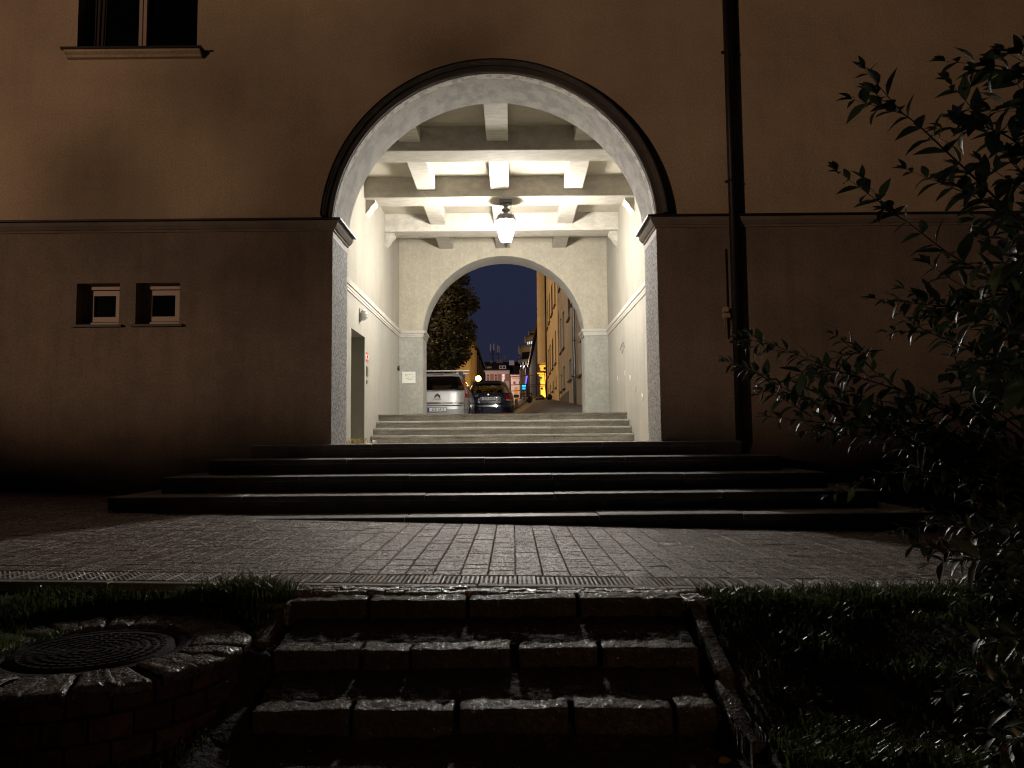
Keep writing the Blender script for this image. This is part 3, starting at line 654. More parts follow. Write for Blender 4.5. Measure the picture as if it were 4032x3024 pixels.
# ------------------------------------------------------------------ passage wall fittings
def wall_y(px):  # depth on the left wall at pixel column near eye level
    return 3030*(-WL)/(2018-px)
BL = thing('bulkhead_light', 'unlit glass bulkhead light above the doorway on the left passage wall', 'wall lamp', (WL, 14.45, 3.2))
q = MB(); q.lathe([(.115, 0), (.115, .02), (.10, .035)], (0, 0, 0), 24, sx=1.15, sy=.8)
Mw = Matrix.Translation((WL, 14.45, 3.2)) @ Matrix.Rotation(R(90), 4, 'Y'); q.v = [tuple(Mw @ Vector(v)) for v in q.v]; q.build('base', mat('lamp_base_grey', (.30, .28, .25), .5), BL)
q = MB(); q.lathe([(.095, .035), (.095, .09), (.08, .13), (.04, .15)], (0, 0, 0), 24, sx=1.15, sy=.8)
q.v = [tuple(Mw @ Vector(v)) for v in q.v]; q.build('glass_dome', mat('frosted_glass', (.75, .76, .74), .15, var=.3, scale=30), BL)
q = MB()
for k in (-1, 0, 1): q.tube([Mw @ Vector((k*.05, -.08, .03)), Mw @ Vector((k*.05, -.06, .14)), Mw @ Vector((k*.05, 0, .16)), Mw @ Vector((k*.05, .06, .14)), Mw @ Vector((k*.05, .08, .03))], .004, 5)
q.build('wire_guard', M_zinc, BL)
SG = thing('red_notice', 'small red and white prohibition notice beside the passage doorway', 'sign', (WL, 15.2, 2.48))
q = MB(); q.box(WL, WL+.006, 15.1, 15.31, 2.39, 2.57); q.build('board', mat('sign_white', (.8, .76, .74), .4, var=.03), SG)
q = MB(); q.box(WL+.0062, WL+.008, 15.102, 15.308, 2.53, 2.568); q.box(WL+.0062, WL+.008, 15.102, 15.308, 2.392, 2.43)
q.tube([(WL+.009, 15.205+.035*math.cos(t), 2.48+.035*math.sin(t)) for t in [2*math.pi*k/16 for k in range(17)]], .004, 5); q.tube([(WL+.009, 15.18, 2.505), (WL+.009, 15.23, 2.455)], .004, 5)
q.build('red_print', mat('sign_red', (.7, .03, .03), .4, var=.05), SG)
IC = thing('intercom', 'brown intercom panel set on the wall right of the doorway', 'intercom', (WL, 15.2, 2.19))
q = MB(); q.box(WL, WL+.012, 15.1, 15.28, 2.09, 2.29); q.build('housing', mat('intercom_frame', (.28, .26, .23), .5), IC)
q = MB(); q.box(WL+.0122, WL+.018, 15.12, 15.26, 2.11, 2.27); q.build('panel', mat('intercom_panel', (.11, .10, .09), .4), IC)
q = MB(); q.lathe([(.045, 0), (.045, .012), (.03, .02)], (0, 0, 0), 16)
M2 = Matrix.Translation((WL, 15.17, 1.985)) @ Matrix.Rotation(R(90), 4, 'Y'); q.v = [tuple(M2 @ Vector(v)) for v in q.v]; tag(q.build('bell_push', mat('bell_brown', (.16, .10, .07), .5)), 'small round brown bell push under the intercom', 'bell push')
q = MB(); q.prism([(19.3, 2.58), (19.3, 2.70), (19.2, 2.64)], 'x', WL, WL+.05); tag(q.build('wall_hook', M_black), 'small dark triangular hook near the back left corner', 'hook')
# pillar notice
a_ = at(1584, 1464, DF); b_ = at(1636, 1508, DF)
NB = thing('pillar_notice', 'white square notice scrawled with graffiti on the grey pillar left of far arch', 'sign', ((a_.x+b_.x)/2, DF, b_.z))
q = MB(); q.box(a_.x, b_.x, DF-.012, DF, b_.z, a_.z); q.build('board', mat('notice_white', (.74, .76, .70), .4, var=.06), NB)
def Nn(u, v): return (a_.x+(b_.x-a_.x)*u, DF-.0145, b_.z+(a_.z-b_.z)*v)
q = MB(); rr = random.Random(31)
for (u0, v0, u1, v1, n) in ((.22, .70, .85, .86, 9), (.25, .60, .6, .78, 6), (.30, .30, .5, .45, 4), (.5, .28, .8, .38, 4), (.7, .5, .92, .58, 4)):
    q.tube([Nn(u0+(u1-u0)*k/n+rr.uniform(-.02, .02), rr.uniform(v0, v1)) for k in range(n+1)], .0028, 4)
q.build('graffiti_scrawl', mat('marker_dark', (.05, .04, .07), .5), NB)
q = MB(); q.add([Nn(.40, .42), Nn(.60, .42), Nn(.50, .62)], [(0,1,2)]); q.build('warning_triangle', mat('sign_yellow', (.75, .65, .05), .4, var=.05), NB)
q = MB(); q.tube([Nn(.24, .8), Nn(.3, .6), Nn(.38, .5), Nn(.45, .55)], .0025, 4); q.build('green_scrawl', mat('marker_green', (.12, .35, .12), .5), NB); q = MB(); q.tube([Nn(.55, .34), Nn(.7, .30), Nn(.82, .36)], .0025, 4); q.build('green_scrawl', mat('marker_green', (.12, .35, .12), .5), NB)
# right wall graffiti and paint chips (flat marks, own material, standing 2 mm proud of the plaster)
def rw(px, py):
    r = ray(px, py); k = (WR-.003)/r.x; return Vector((0,0,CZ))+r*k
q = MB(); rr = random.Random(3)
for st in (((2443,1378),(2447,1358),(2452,1350),(2457,1346),(2453,1356)), ((2446,1362),(2452,1364),(2459,1358),(2460,1368)), ((2450,1372),(2455,1375),(2448,1388)), ((2452,1380),(2450,1388),(2453,1392))):
    q.tube([rw(*p) for p in st], .008, 4)
tag(q.build('graffiti_tag', mat('graffiti_grey', (.22, .21, .20), .7)), 'small grey graffiti tag on the right passage wall', 'graffiti')
for (px, py, h) in ((2431, 1488, .10), (2460, 1468, .09), (2481, 1488, .10), (2500, 1538, .13), (2528, 1562, .12)):
    c_ = rw(px, py); q = MB(); q.rock(WR-.006, WR+.01, c_.y-.06, c_.y+.04, c_.z-h/2, c_.z+h/2, px, amp=.012, r=.003, step=.015)
    q.build('paint_chip', mat('bare_white_chip', (.82, .80, .74), .8), B)
# ================================================================== street behind the arch
def ss(a, b, x): t = max(0, min(1, (x-a)/(b-a))); return t*t*(3-2*t)
def sz_(x, y):
    zr = CZ+.82+.065*(y-20.4); zl = CZ+.35+.055*(y-20.4)
    if y > 60: zr = CZ+.82+.065*39.6+.055*(y-60)
    if y > 60: zl = CZ+.35+.055*39.6+.055*(y-60)
    t = ss(.1, 1.5, x); z = zl+(zr-zl)*t
    k = ss(20.35, 21.6, y); return 1.376*(1-k)+z*k if y < 21.6 else z
st = MB(); xs = [-120, -60, -30, -15, -8, -5]+[-4+.25*i for i in range(33)]+[6, 10, 20, 60, 120]; ys = [20.4, 20.7, 21, 21.3, 21.6, 22, 23, 25, 27, 30, 33, 36, 40, 45, 50, 55, 60, 70, 90, 120, 180, 300, 500]
n = len(xs); st.add([(x, y, sz_(x, y)-(.012 if y < 20.5 else 0)) for y in ys for x in xs], [(j*n+i, j*n+i+1, (j+1)*n+i+1, (j+1)*n+i) for j in range(len(ys)-1) for i in range(n-1)], 0, True)
M_road = mat('street_asphalt', (.17, .155, .13), .7, scale=1.5, var=.35, bump=.5, bscale=18, fine=.25)
tag(st.build('street', M_road), kind='structure')
# helper for receding side walls with recessed windows
def side_wall(name, X, y0, y1, z0, z1, wins, mats, parent, out=-1, rec=.16, sill=True, framemat=None):
    w = MB(); holes = [(a, b, c, d) for a, b, c, d in wins]
    holed(w, lambda u, v: (X, u, v), y0, y1, z0, z1, holes, 0); w.build(name, mats, parent)
    for a, b, c, d in wins:
        xr = X-out*rec; q = MB()
        q.quad((X, a, c), (xr, a, c), (xr, a, d), (X, a, d)); q.quad((X, b, c), (xr, b, c), (xr, b, d), (X, b, d)); q.quad((X, a, d), (X, b, d), (xr, b, d), (xr, a, d)); q.quad((X, a, c), (X, b, c), (xr, b, c), (xr, a, c))
        wo = q.build('window', mats, parent)
        q = MB(); q.box(min(xr, xr-out*.02), max(xr, xr-out*.02), a, b, c, d); q.build('pane', M_pane, wo)
        q = MB(); xf0, xf1 = sorted((xr+out*.002, xr+out*.04)); t = .07
        for e in ((a, a+t, c, d), (b-t, b, c, d), ((a+b)/2-.04, (a+b)/2+.04, c+t, d-t), (a+t, b-t, c, c+t), (a+t, b-t, d-t, d)): q.box(xf0, xf1, *e)
        q.build('window_frame', framemat or mat('window_frame_brown', (.20, .15, .10), .5), wo)
        if sill: q = MB(); xa, xb = sorted((X+out*.09, X-out*.1)); q.box(xa, xb, a-.08, b+.08, c-.05, c-.001); q.build('window_sill', mat('sill_sheet', (.07, .06, .05), .5), wo)
XR = 2.35
# nearer grey house
M_gh = mat('grey_house_render', (.60, .56, .50), .9, scale=.8, var=.18, bump=.4, bscale=20)
M_gh2 = mat('grey_house_plinth', (.20, .20, .20), .9, scale=2, var=.2, bump=.4, bscale=20)
GH = thing('grey_house', 'tall grey rendered house with deep windows receding along the right of the back street', 'house', (XR, 20.6, CZ+.8))
gw = [(25.7, 26.8, 3.0, 4.2), (28.5, 29.4, 3.25, 4.6), (30.3, 31.4, 3.2, 4.05), (33.9, 35.0, 3.1, 4.6-.5), (36.0, 37.0, 3.1, 3.9),
      (28.6, 29.6, 6.0, 7.6), (30.5, 31.6, 5.7, 7.3), (34.0, 35.1, 4.92, 6.6), (36.0, 37.0, 4.95, 6.6), (34.0, 35.1, 8.0, 9.7), (36.0, 37.0, 8.0, 9.7), (25.5, 26.8, 6.2, 7.9)]
side_wall('wall', XR, 20.45, 38, .5, 12.5, gw, [M_gh], GH)
q = MB(); q.box(XR-.03, XR+.0, 31.8, 38, 1.5, CZ+.82+.065*14.2+.30); q.build('plinth', M_gh2, GH)
q = MB(); q.box(XR+.001, XR+9, 37.9, 38, 1, 12.5); q.box(XR+.001, XR+9, 20.45, 38, 12.5, 12.6); q.build('rear_wall', M_gh, GH)
DP2 = thing('street_downpipe', 'zinc downpipe on the grey house wall behind the arch', 'downpipe', (XR, 27.5, 2))
q = MB(); q.tube([(XR-.10, 27.5, 11), (XR-.10, 27.5, 5.5), (XR-.12, 27.6, 4.6), (XR-.10, 27.5, 3.6), (XR-.10, 27.5, 2.05)], .055, 10); q.build('pipe', M_zinc, DP2)
for z in (3.1, 4.4, 6.2): q = MB(); q.tube([(XR-.1, 27.5, z-.03), (XR-.1, 27.5, z+.03)], .075, 10); q.build('bracket', M_zinc, DP2)
# yellow house
M_yh = mat('yellow_house_render', (.64, .51, .32), .9, scale=.8, var=.14, bump=.3, bscale=20)
YH = thing('yellow_house', 'yellow ochre house with narrow deep windows and a rounded bay, right side of back street', 'house', (XR, 38, CZ+1.9))
yw = []
for (a, b) in ((48.1, 49.4), (45.6, 47.0), (42.7, 44.1), (39.8, 41.0)): yw += [(a, b, 4.83, 6.55), (a, b, 7.9, 9.7), (a+.15, b-.3, 3.55, 4.15)]
side_wall('wall', XR-.03, 38, 50.6, 1.5, 14, yw, [M_yh], YH)
q = MB(); q.box(XR-.03, XR+9, 50.6, 50.7, 1.5, 14); q.box(XR+.01, XR+9, 38, 50.6, 13.9, 14); q.build('end_wall', M_yh, YH)
# rounded bay (oriel)
q = MB(); by = 50.9
prof = [(0, 6.0), (.20, 5.97), (.45, 6.02), (.60, 6.12), (.60, 14)]
nb = 12; rows = []
for (dz, z) in prof: pass
def bay(u, v):
    # u around plan from wall to wall, v up
    a = math.pi*(.0+u); zt = 5.98+.20*(math.sin(math.pi*u))*0
    z = 5.93+.12*abs(math.cos(math.pi*u))*0 + v*8
    return Vector((XR-.0-.62*min(1, math.sin(a)*1.6), by+(-.65*math.cos(a)), z))
q.grid(bay, 16, 2); q.add([bay(i/16, 0) for i in range(17)], [tuple(range(17))]); 
q.build('bay', M_yh, YH)
q = MB(); q.tube([(XR-.10, 50.05, 14), (XR-.10, 50.05, 2.8)], .05, 8); q.build('rainpipe', M_pipe, YH)
# blank continuation behind the bay hidden by it
# floodlit facade in the side gap
M_fl = mat('floodlit_ochre_stucco', (.72, .50, .16), .85, scale=2, var=.12)
FH = thing('floodlit_townhouse', 'brightly floodlit yellow stucco townhouse seen in the narrow gap beside the bay', 'house', (3.3, 60.5, 3.4))
def fx(px): return (px-2018)/3030*60.2
q = MB(); q.box(fx(2131), 7, 60.3, 64, 2.5, 12); q.build('wall', M_fl, FH)
def fz(py): return CZ+(1736-py)/3030*60.2
for (a, b, pr) in ((1438, 1446, .08), (1469, 1476, .25), (1478, 1482, .12), (1500, 1503, .05), (1515, 1518, .05), (1524, 1527, .05), (1535, 1537, .05)):
    q = MB(); q.box(fx(2131)-pr, 7, 60.3-pr, 60.299, fz(b), fz(a)); q.build('cornice', M_fl, FH)
q = MB(); q.box(fx(2145), fx(2153), 60.24, 60.298, fz(1456), fz(1446)); q.box(fx(2133), fx(2137), 60.24, 60.298, fz(1492), fz(1486)); q.box(fx(2134), fx(2140), 60.24, 60.298, fz(1536), fz(1526)); q.build('window', M_pane, FH)
# dark gabled house further on
M_dk = mat('dark_house_render', (.15, .125, .10), .9, scale=1.5, var=.3)
DH = thing('dark_house', 'dark plastered house with a sloping tiled eave beyond the yellow house', 'house', (2.4, 62, 4))
q = MB(); q.box(2.40, 10, 62, 104, 3, CZ+10.0); q.build('wall', M_dk, DH)
q = MB(); q.prism([(2.25, CZ+9.9), (2.25, CZ+10.15), (5.5, CZ+14), (9, CZ+10.1), (9, CZ+9.9)], 'y', 61.8, 104.2); q.build('roof', mat('dark_roof_tiles', (.035, .03, .028), .8), DH)
q = MB(); q.tube([(2.2, 61.8, CZ+10.05), (2.2, 104, CZ+10.05)], .10, 8); q.build('gutter', mat('orange_lit_gutter', (.50, .32, .25), .5), DH)
for e in ((64, 66, 4.6, 9.5), (75, 79, 5.2, 9.9)): q = MB(); q.box(2.36, 2.399, *e); q.build('wall_panel', mat('lighter_render', (.22, .20, .18), .9), DH)
# curved apartment tower
M_cv = mat('beige_balcony_render', (.42, .33, .22), .9, var=.12)
CT = thing('curved_apartment_block', 'beige apartment block with rounded balconies stacked beside the dark gabled house', 'apartment block', (4, 131, 10))
def cp_(px, py, d=130): p = at(px, py, d); return p.x, p.z
def drum(name, cx, r, za, zb, m, d=133):
    q = MB(); q.lathe([(r, za), (r, zb)], (cx, d, 0), 40); return q.build(name, m, CT)
zc = lambda py: CZ+(1736-py)/3030*130
cxx = (2103-2018)/3030*133; rr_ = (2103-2045)/3030*133
drum('tower_base', cxx, rr_-.12, 6, zc(1450), M_cv)
drum('balcony_parapet', cxx, rr_, zc(1422), zc(1411), M_cv)
drum('recess', cxx, rr_-.4, zc(1411), zc(1380), M_dark)
drum('balcony_parapet', cxx, rr_, zc(1382), zc(1354), M_cv)
drum('recess', cxx, rr_-.3, zc(1450), zc(1422), mat('dusky_glass', (.03, .028, .03), .3))
for px in (2062.5, 2074):
    q = MB(); q.box((px-1.3-2018)/3030*131.0, (px+1.3-2018)/3030*131.0, 131-.35, 131-.3, zc(1452), zc(1424)); q.build('lit_window_strip', emis('cool_strip%d' % px, (.7, .8, 1), .8), CT)
cx2 = (2118-2018)/3030*133; r2_ = (2118-2069)/3030*133*.98
for (nm, a, b, r, m) in (('upper_drum', 1354, 1349, r2_, M_cv), ('lit_window_band', 1349, 1336, r2_-.3, None), ('upper_drum', 1336, 1312, r2_, M_cv)):
    if m is None:
        q = MB(); q.lathe([(r, zc(a)), (r, zc(b))], (cx2, 133.5, 0), 40); q.build('window_band_back', M_dark, CT)
        q = MB()
        for k in range(9):
            t = math.pi+R(25)+k*R(15); q.add([(cx2+(r+.02)*math.cos(t), 133.5+(r+.02)*math.sin(t), zc(a)+.05), (cx2+(r+.02)*math.cos(t+R(10)), 133.5+(r+.02)*math.sin(t+R(10)), zc(a)+.05), (cx2+(r+.02)*math.cos(t+R(10)), 133.5+(r+.02)*math.sin(t+R(10)), zc(b)-.05), (cx2+(r+.02)*math.cos(t), 133.5+(r+.02)*math.sin(t), zc(b)-.05)], [(0,1,2,3)])
        q.build('lit_window_band', emis('cool_white_windows', (.85, .95, 1), .9), CT)
    else:
        q = MB(); q.lathe([(r, zc(a)), (r, zc(b))], (cx2, 133.5, 0), 40); q.build(nm, m, CT)
q = MB(); q.lathe([(1.6, zc(1312)), (1.6, zc(1288))], ((2122-2018)/3030*133, 134, 0), 24); q.build('roof_drum', M_cv, CT)
q = MB()
for k in range(9): t = math.pi+R(10)+k*R(9); q.tube([(cxx+rr_*math.cos(t), 133+rr_*math.sin(t), zc(1411)), (cxx+rr_*math.cos(t), 133+rr_*math.sin(t), zc(1403))], .03, 4)
q.tube([(cxx+rr_*math.cos(math.pi+R(10)+R(9)*k), 133+rr_*math.sin(math.pi+R(10)+R(9)*k), zc(1401)) for k in range(9)], .04, 4); q.build('railing', M_pipe, CT)
# far central house (pink) with dark roof
d1 = 190
def hp(px, py, d=d1): return ((px-2018)/3030*d, CZ+(1736-py)/3030*d)
M_pk = mat('pink_stucco', (.62, .40, .34), .9, var=.08); M_pkw = mat('pale_pink_trim', (.78, .62, .58), .9, var=.05); M_br = mat('brown_pink_panel', (.50, .27, .18), .9, var=.08)
M_rf = mat('dark_slate_roof', (.022, .018, .018), .85)
PH = thing('pink_house', 'pink three window house under a big dark roof at the end of the street', 'house', (0, d1, 12))
x0, z0 = hp(1880, 1640); x1, z1 = hp(2008, 1458); x3, z3 = hp(2050, 1412)
q = MB(); q.box(x0-5, x1, d1, d1+12, z0, z1); q.build('wall', M_pkw, PH)
xa, ze = hp(1860, 1458); xb, zr = hp(2008, 1414)
q = MB(); q.prism([(d1-.3, ze), (d1-.3, ze+.25), (d1+6, zr), (d1+12, ze)], 'x', xa, x1+.01)
x4, z4 = hp(2050, 1478); q.prism([(d1+.1, z4), (d1+6, zr-.01), (d1+12, z4)], 'x', x1+.02, x4+4.5); roof = q.build('roof', M_rf, PH)
for (pa, pb) in ((1906, 1916), (1931, 1948), (1961, 1976), (1992, 2006)):
    q = MB(); a, _ = hp(pa, 0); b, _ = hp(pb, 0); q.box(a, b, d1-.05, d1-.002, hp(0, 1500)[1], hp(0, 1471)[1]); q.build('wall_panel', M_br, PH)
q = MB(); q.box(x0-5, x1+.1, d1-.5, d1-.301, hp(0, 1463)[1], hp(0, 1459)[1]); q.build('cornice', M_pkw, PH)
for i, (pa, pb) in enumerate(((1917, 1930), (1949, 1960), (1978, 1991))):
    a, _ = hp(pa+.5, 0); b, _ = hp(pb-.5, 0); za, zb = hp(0, 1503)[1], hp(0, 1472)[1]
    q = MB(); q.box(a, b, d1-.06, d1-.003, za, zb); w = q.build('window', M_pkw, PH)
    q = MB(); t = .12; xm = (a+b)/2; zm = zb-.62
    for e in ((a+t, xm-.04, za+t, zm-.05), (xm+.04, b-t, za+t, zm-.05), (a+t, b-t, zm+.03, zb-.1)): q.box(e[0], e[1], d1-.075, d1-.061, e[2], e[3])
    q.build('pane', emis('lit_pane', (1, .82, .8), 1.0) if i == 2 else mat('window_dusk_glass', (.05, .05, .06), .2), w)
q = MB(); a, za = hp(1968, 1452); b, zb = hp(1995, 1439); q.box(a, b, d1-.4, d1+5, za, zb); dm = q.build('dormer', mat('dormer_white', (.62, .58, .62), .7), roof)
q = MB()
for (pa, pb) in ((1971.5, 1979.5), (1983, 1992)): a, za = hp(pa, 1450); b, zb = hp(pb, 1441.5); q.box(a, b, d1-.42, d1-.401, za, zb)
q.build('dormer_window', mat('dusk_glass', (.06, .055, .06), .2), roof)
q = MB(); a, za = hp(2007, 1435.5); b, zb = hp(2028, 1417); q.box(a, b, d1+1.0, d1+3.2, za, zb); q.build('chimney', mat('pale_lilac_chimney', (.50, .47, .52), .8), roof)
q = MB(); a, za = hp(1918, 1448); b, zb = hp(1938, 1441); q.box(a, b, d1+.4, d1+2, za, zb); q.build('skylight', mat('skylight_grey', (.06, .06, .06), .4), roof)
q = MB(); a, za = hp(1930, 1416); b, zb = hp(1981, 1405); q.box(a+1.6, b, d1+5, d1+7, za-.5, zb); q.box(a, a+.6, d1+5, d1+7, za-.5, zb-.1); q.build('chimney_stack', mat('chimney_grey', (.13, .115, .11), .9), roof)
AN = thing('antenna_mast', 'cluster of tall pale mobile phone antennas standing on the dark roof', 'antenna', ((1945-2018)/3030*196, 196, 20))
for (px, ya, yb, w) in ((1934.5, 1353, 1382, 2.0), (1947, 1351, 1378, 2.2), (1962, 1357, 1385, 1.2), (1968, 1359, 1388, 1.6)):
    q = MB(); xx, za = hp(px, yb, 196); _, zb = hp(px, ya, 196); ww = w/3030*196; q.bbox(xx-ww, xx+ww, 195.8, 196.1, za, zb, .05); q.build('antenna_panel', mat('antenna_grey', (.36, .34, .36), .6), AN)
q = MB()
for px in (1940, 1945, 1965): xx, za = hp(px, 1418, 196); _, zb = hp(px, 1372, 196); q.tube([(xx, 196.2, za), (xx, 196.2, zb)], .12, 6)
xx, za = hp(1932, 1392, 196); xy, _ = hp(1972, 1392, 196); q.tube([(xx, 196.2, za), (xy, 196.2, za)], .1, 6); q.build('mast', mat('mast_dark', (.04, .04, .045), .6), AN)
# pale metal rooftop lattice right of antennas
RA = MB(); rr = random.Random(4)
for k in range(9):
    xa_, za_ = hp(1988+rr.uniform(-4, 4), 1404+rr.uniform(-2, 4), 196); xb_, zb_ = hp(1988+rr.uniform(-11, 8), 1394+rr.uniform(0, 16), 196); RA.tube([(xa_, 196, za_), (xb_, 196, zb_)], .06, 4)
xx, za = hp(1989, 1418, 196); RA.tube([(xx, 196, za), (xx, 196, za+1.2)], .05, 4)
tag(RA.build('aerial', mat('aerial_metal', (.20, .20, .24), .5)), 'small spiky television aerial on the dark roof right of the antennas', 'aerial')
# second pink house
d2 = 170
PH2 = thing('small_pink_house', 'smaller pink house with small shopfront windows right of the three window house', 'house', (1.5, d2, 12))
def h2(px, py): return ((px-2018)/3030*d2, CZ+(1736-py)/3030*d2)
a, za = h2(2013, 1640); b, zb = h2(2056, 1479); q = MB(); q.box(a, b, d2, d2+9, za, zb); q.build('wall', M_pkw, PH2)
q = MB(); a, za = h2(2017, 1492); b, zb = h2(2049, 1486); q.box(a, b, d2-.1, d2-.003, za, zb); q.build('fascia_panel', M_pk, PH2)
for px in (2022, 2044):
    a, za = h2(px, 1513); b, zb = h2(px+9, 1501); q = MB(); q.box(a, b, d2-.06, d2-.003, za, zb); w = q.build('window', M_pkw, PH2)
    q = MB(); q.box(a+.07, (a+b)/2-.03, d2-.08, d2-.061, za+.07, zb-.07); q.box((a+b)/2+.03, b-.07, d2-.08, d2-.061, za+.07, zb-.07); q.build('pane', mat('window_dusk_glass', (.05, .05, .06), .2), w)
a, za = h2(2011, 1480); b, zb = h2(2057, 1476); q = MB(); q.box(a, b, d2-.4, d2, za, zb); q.build('cornice', M_pkw, PH2)
# shop front glow low in street, small pale market-like structures behind the fence
for (pa, pb, ya, yb, col, s, lab) in ((2028, 2040, 1600, 1524, (.55, .34, .16), 0, 'ochre plastered gate pillar standing behind the site fence, left'), (2073, 2093, 1600, 1444, (.55, .42, .30), 0, 'pale tall gable wall with blue strip light behind the fence')):
    d = 60 if pa < 2060 else 108
    a = (pa-2018)/3030*d; b = (pb-2018)/3030*d; q = MB(); q.box(a, b, d, d+2, CZ+(1736-ya)/3030*d-1, CZ+(1736-yb)/3030*d)
    if pa > 2060: GW = thing('gable_wall', lab, 'wall', ((a+b)/2, d, 5)); q.build('wall', mat('mat_%d' % pa, col, .9), GW); q = MB(); q.box(a-.2, b+.1, d-.1, d+2.2, CZ+(1736-yb)/3030*d, CZ+(1736-yb)/3030*d+.2); q.build('coping', M_black, GW)
    else: tag(q.build('gate_pillar', mat('mat_%d' % pa, col, .9)), lab, 'pillar')
q = MB(); d = 107; q.tube([((2078-2018)/3030*d, d, CZ+(1736-1478)/3030*d), ((2071-2018)/3030*d, d, CZ+(1736-1514)/3030*d)], .09, 6)
q.build('strip_light', emis('blue_strip', (.15, .12, 1), 2.0), GW)
# lit sign
d = 62; LS = thing('lit_street_sign', 'small sign glowing cyan and blue above the site fence', 'sign', ((2063-2018)/3030*d, d, 5))
q = MB(); q.box((2056-2018)/3030*d, (2071-2018)/3030*d, d, d+.1, CZ+(1736-1537)/3030*d, CZ+(1736-1515)/3030*d); q.tube([(.95, d+.05, 3), (.95, d+.05, CZ+(1736-1537)/3030*d)], .03, 6); q.build('housing', M_black, LS)
q = MB(); q.box((2057.5-2018)/3030*d, (2072-2018)/3030*d, d-.02, d-.001, CZ+(1736-1522)/3030*d, CZ+(1736-1517)/3030*d); q.build('cyan_panel', emis('sign_cyan', (.0, .75, .85), 2.2), LS)
q = MB(); q.lathe([(.13, 0), (.13, .03)], (0, 0, 0), 16, sx=1.1, sy=.62); Mx = Matrix.Translation(((2064-2018)/3030*d, d-.001, CZ+(1736-1530)/3030*d)) @ Matrix.Rotation(R(90), 4, 'X'); q.v = [tuple(Mx @ Vector(v)) for v in q.v]; q.build('blue_panel', emis('sign_blue', (.0, .32, 1.0), 2.6), LS)
# left terrace
M_lt = mat('ochre_terrace_render', (.46, .32, .22), .9, var=.12, scale=1)
LT = thing('terrace_house', 'long low orange lit terrace with pilasters receding on the left of the back street', 'house', (-3.3, 48, 3))
XL = -3.3
side_wall('wall', XL, 48, 88, 2, CZ+7.9, [(66+i*4.2, 67.6+i*4.2, 5.6, 7.8) for i in range(5)], [M_lt], LT, out=1, sill=False)
q = MB(); q.box(XL-9, XL, 47.9, 48, 2, CZ+7.9); q.build('end_wall', M_lt, LT)
for i in range(7):
    y = 62.5+i*4.2; q = MB(); q.box(XL, XL+.22, y, y+.8, 2.5, CZ+7.95); q.build('pilaster', M_lt, LT)
q = MB(); q.box(XL-9, XL+.25, 47.8, 61, CZ+7.9, CZ+8.1); q.box(XL-9, XL+.3, 61, 88.2, CZ+8.2, CZ+8.5); q.box(XL-9, XL, 61, 88, CZ+7.9, CZ+8.2); q.build('roof_edge', M_dk, LT)
# street lamp with visible globe
d = 50; lx = (1885-2018)/3030*d; lz = CZ+(1736-1489)/3030*d
SL = thing('street_lamp', 'glowing yellow globe street lamp above the dark estate car', 'street lamp', (lx, d, 2.8))
q = MB(); q.tube([(lx, d, 2.3), (lx, d, lz-.16)], .04, 8); q.build('post', M_pipe, SL)
q = MB(); q.lathe([(.06, -.17), (.12, -.13), (.17, -.05), (.175, .02), (.15, .10), (.09, .155), (.02, .17)], (lx, d, lz), 20); q.build('globe', emis('sodium_globe', (1.0, .50, .07), 60), SL)
# ------------------------------------------------------------------ site fence
FNC = []
def fence(name, pts, d, lab, r=.022):
    F_ = thing(name, lab, 'fence', ((pts[0][0][0]-2018)/3030*d, d, 3), group='temporary site fences at the end of the back street')
    for k, (a, b, dd) in enumerate(pts):
        q = MB(); p0 = Vector(((a[0]-2018)/3030*dd, dd, CZ+(1736-a[1])/3030*dd)); p1 = Vector(((b[0]-2018)/3030*dd, dd, CZ+(1736-b[1])/3030*dd)); q.tube([p0, p1], r, 6)
        q.build('post' if abs(a[0]-b[0]) < 6 else 'rail', mat('rusty_tube', (.16, .09, .05), .6), F_)
fence('site_fence', [((2012, 1484), (2085, 1478), 47), ((2012, 1478), (2014, 1588), 47), ((2085, 1476), (2085, 1570), 47), ((2014, 1516), (2085, 1512), 47), ((2014, 1540), (2085, 1536), 47)], 47, 'rust coloured tube fence panel right behind the dark estate car')
fence('site_fence', [((2085, 1480), (2126, 1474), 46), ((2126, 1500), (2122, 1570), 46), ((2086, 1514), (2150, 1516), 46), ((2086, 1522), (2150, 1521), 46), ((2147, 1465), (2152, 1572), 46)], 46, 'tube fence panel in front of the floodlit gap')
fence('site_fence', [((2050, 1552), (2096, 1549), 44), ((2052, 1563), (2096, 1562), 44), ((2053, 1536), (2053, 1572), 44), ((2095, 1545), (2096, 1570), 44), ((2047, 1570), (2100, 1572), 44)], 44, 'low barrier rails standing in front of the tube fence', r=.03)
# bags and timber
def bag(px, py, w, h, d, lab):
    x = (px-2018)/3030*d; z = CZ+(1736-py)/3030*d; q = MB(); rr = random.Random(int(px))
    def f(u, v):
        a = u*2*math.pi; r = w/2*(math.sin(math.pi*(v*.86+.13))**.6 if v < 1 else .12); p = Vector((x+r*math.cos(a), d+r*.8*math.sin(a), z+h*v)); n = mnoise.noise(p*9)*.05; p.x += n; p.z += n*.7; return p
    q.grid(f, 18, 10); tag(q.build('rubbish_bag', M_black), lab, 'bag', 'black bags on the back street')
bag(2085, 1587, .32, .33, 40.5, 'lumpy black bag on the ground in front of the barrier rails')
bag(2166, 1575, .30, .31, 42, 'upright black bag beside the yellow house wall')
pl = MB(); dd = 43; pl.tube([((2096-2018)/3030*dd, dd, CZ+(1736-1563)/3030*dd), ((2112-2018)/3030*dd, dd, CZ+(1736-1567)/3030*dd)], .03, 4); pl.box((2112-2018)/3030*dd, (2134-2018)/3030*dd, dd, dd+.3, CZ+(1736-1570)/3030*dd, CZ+(1736-1563)/3030*dd)
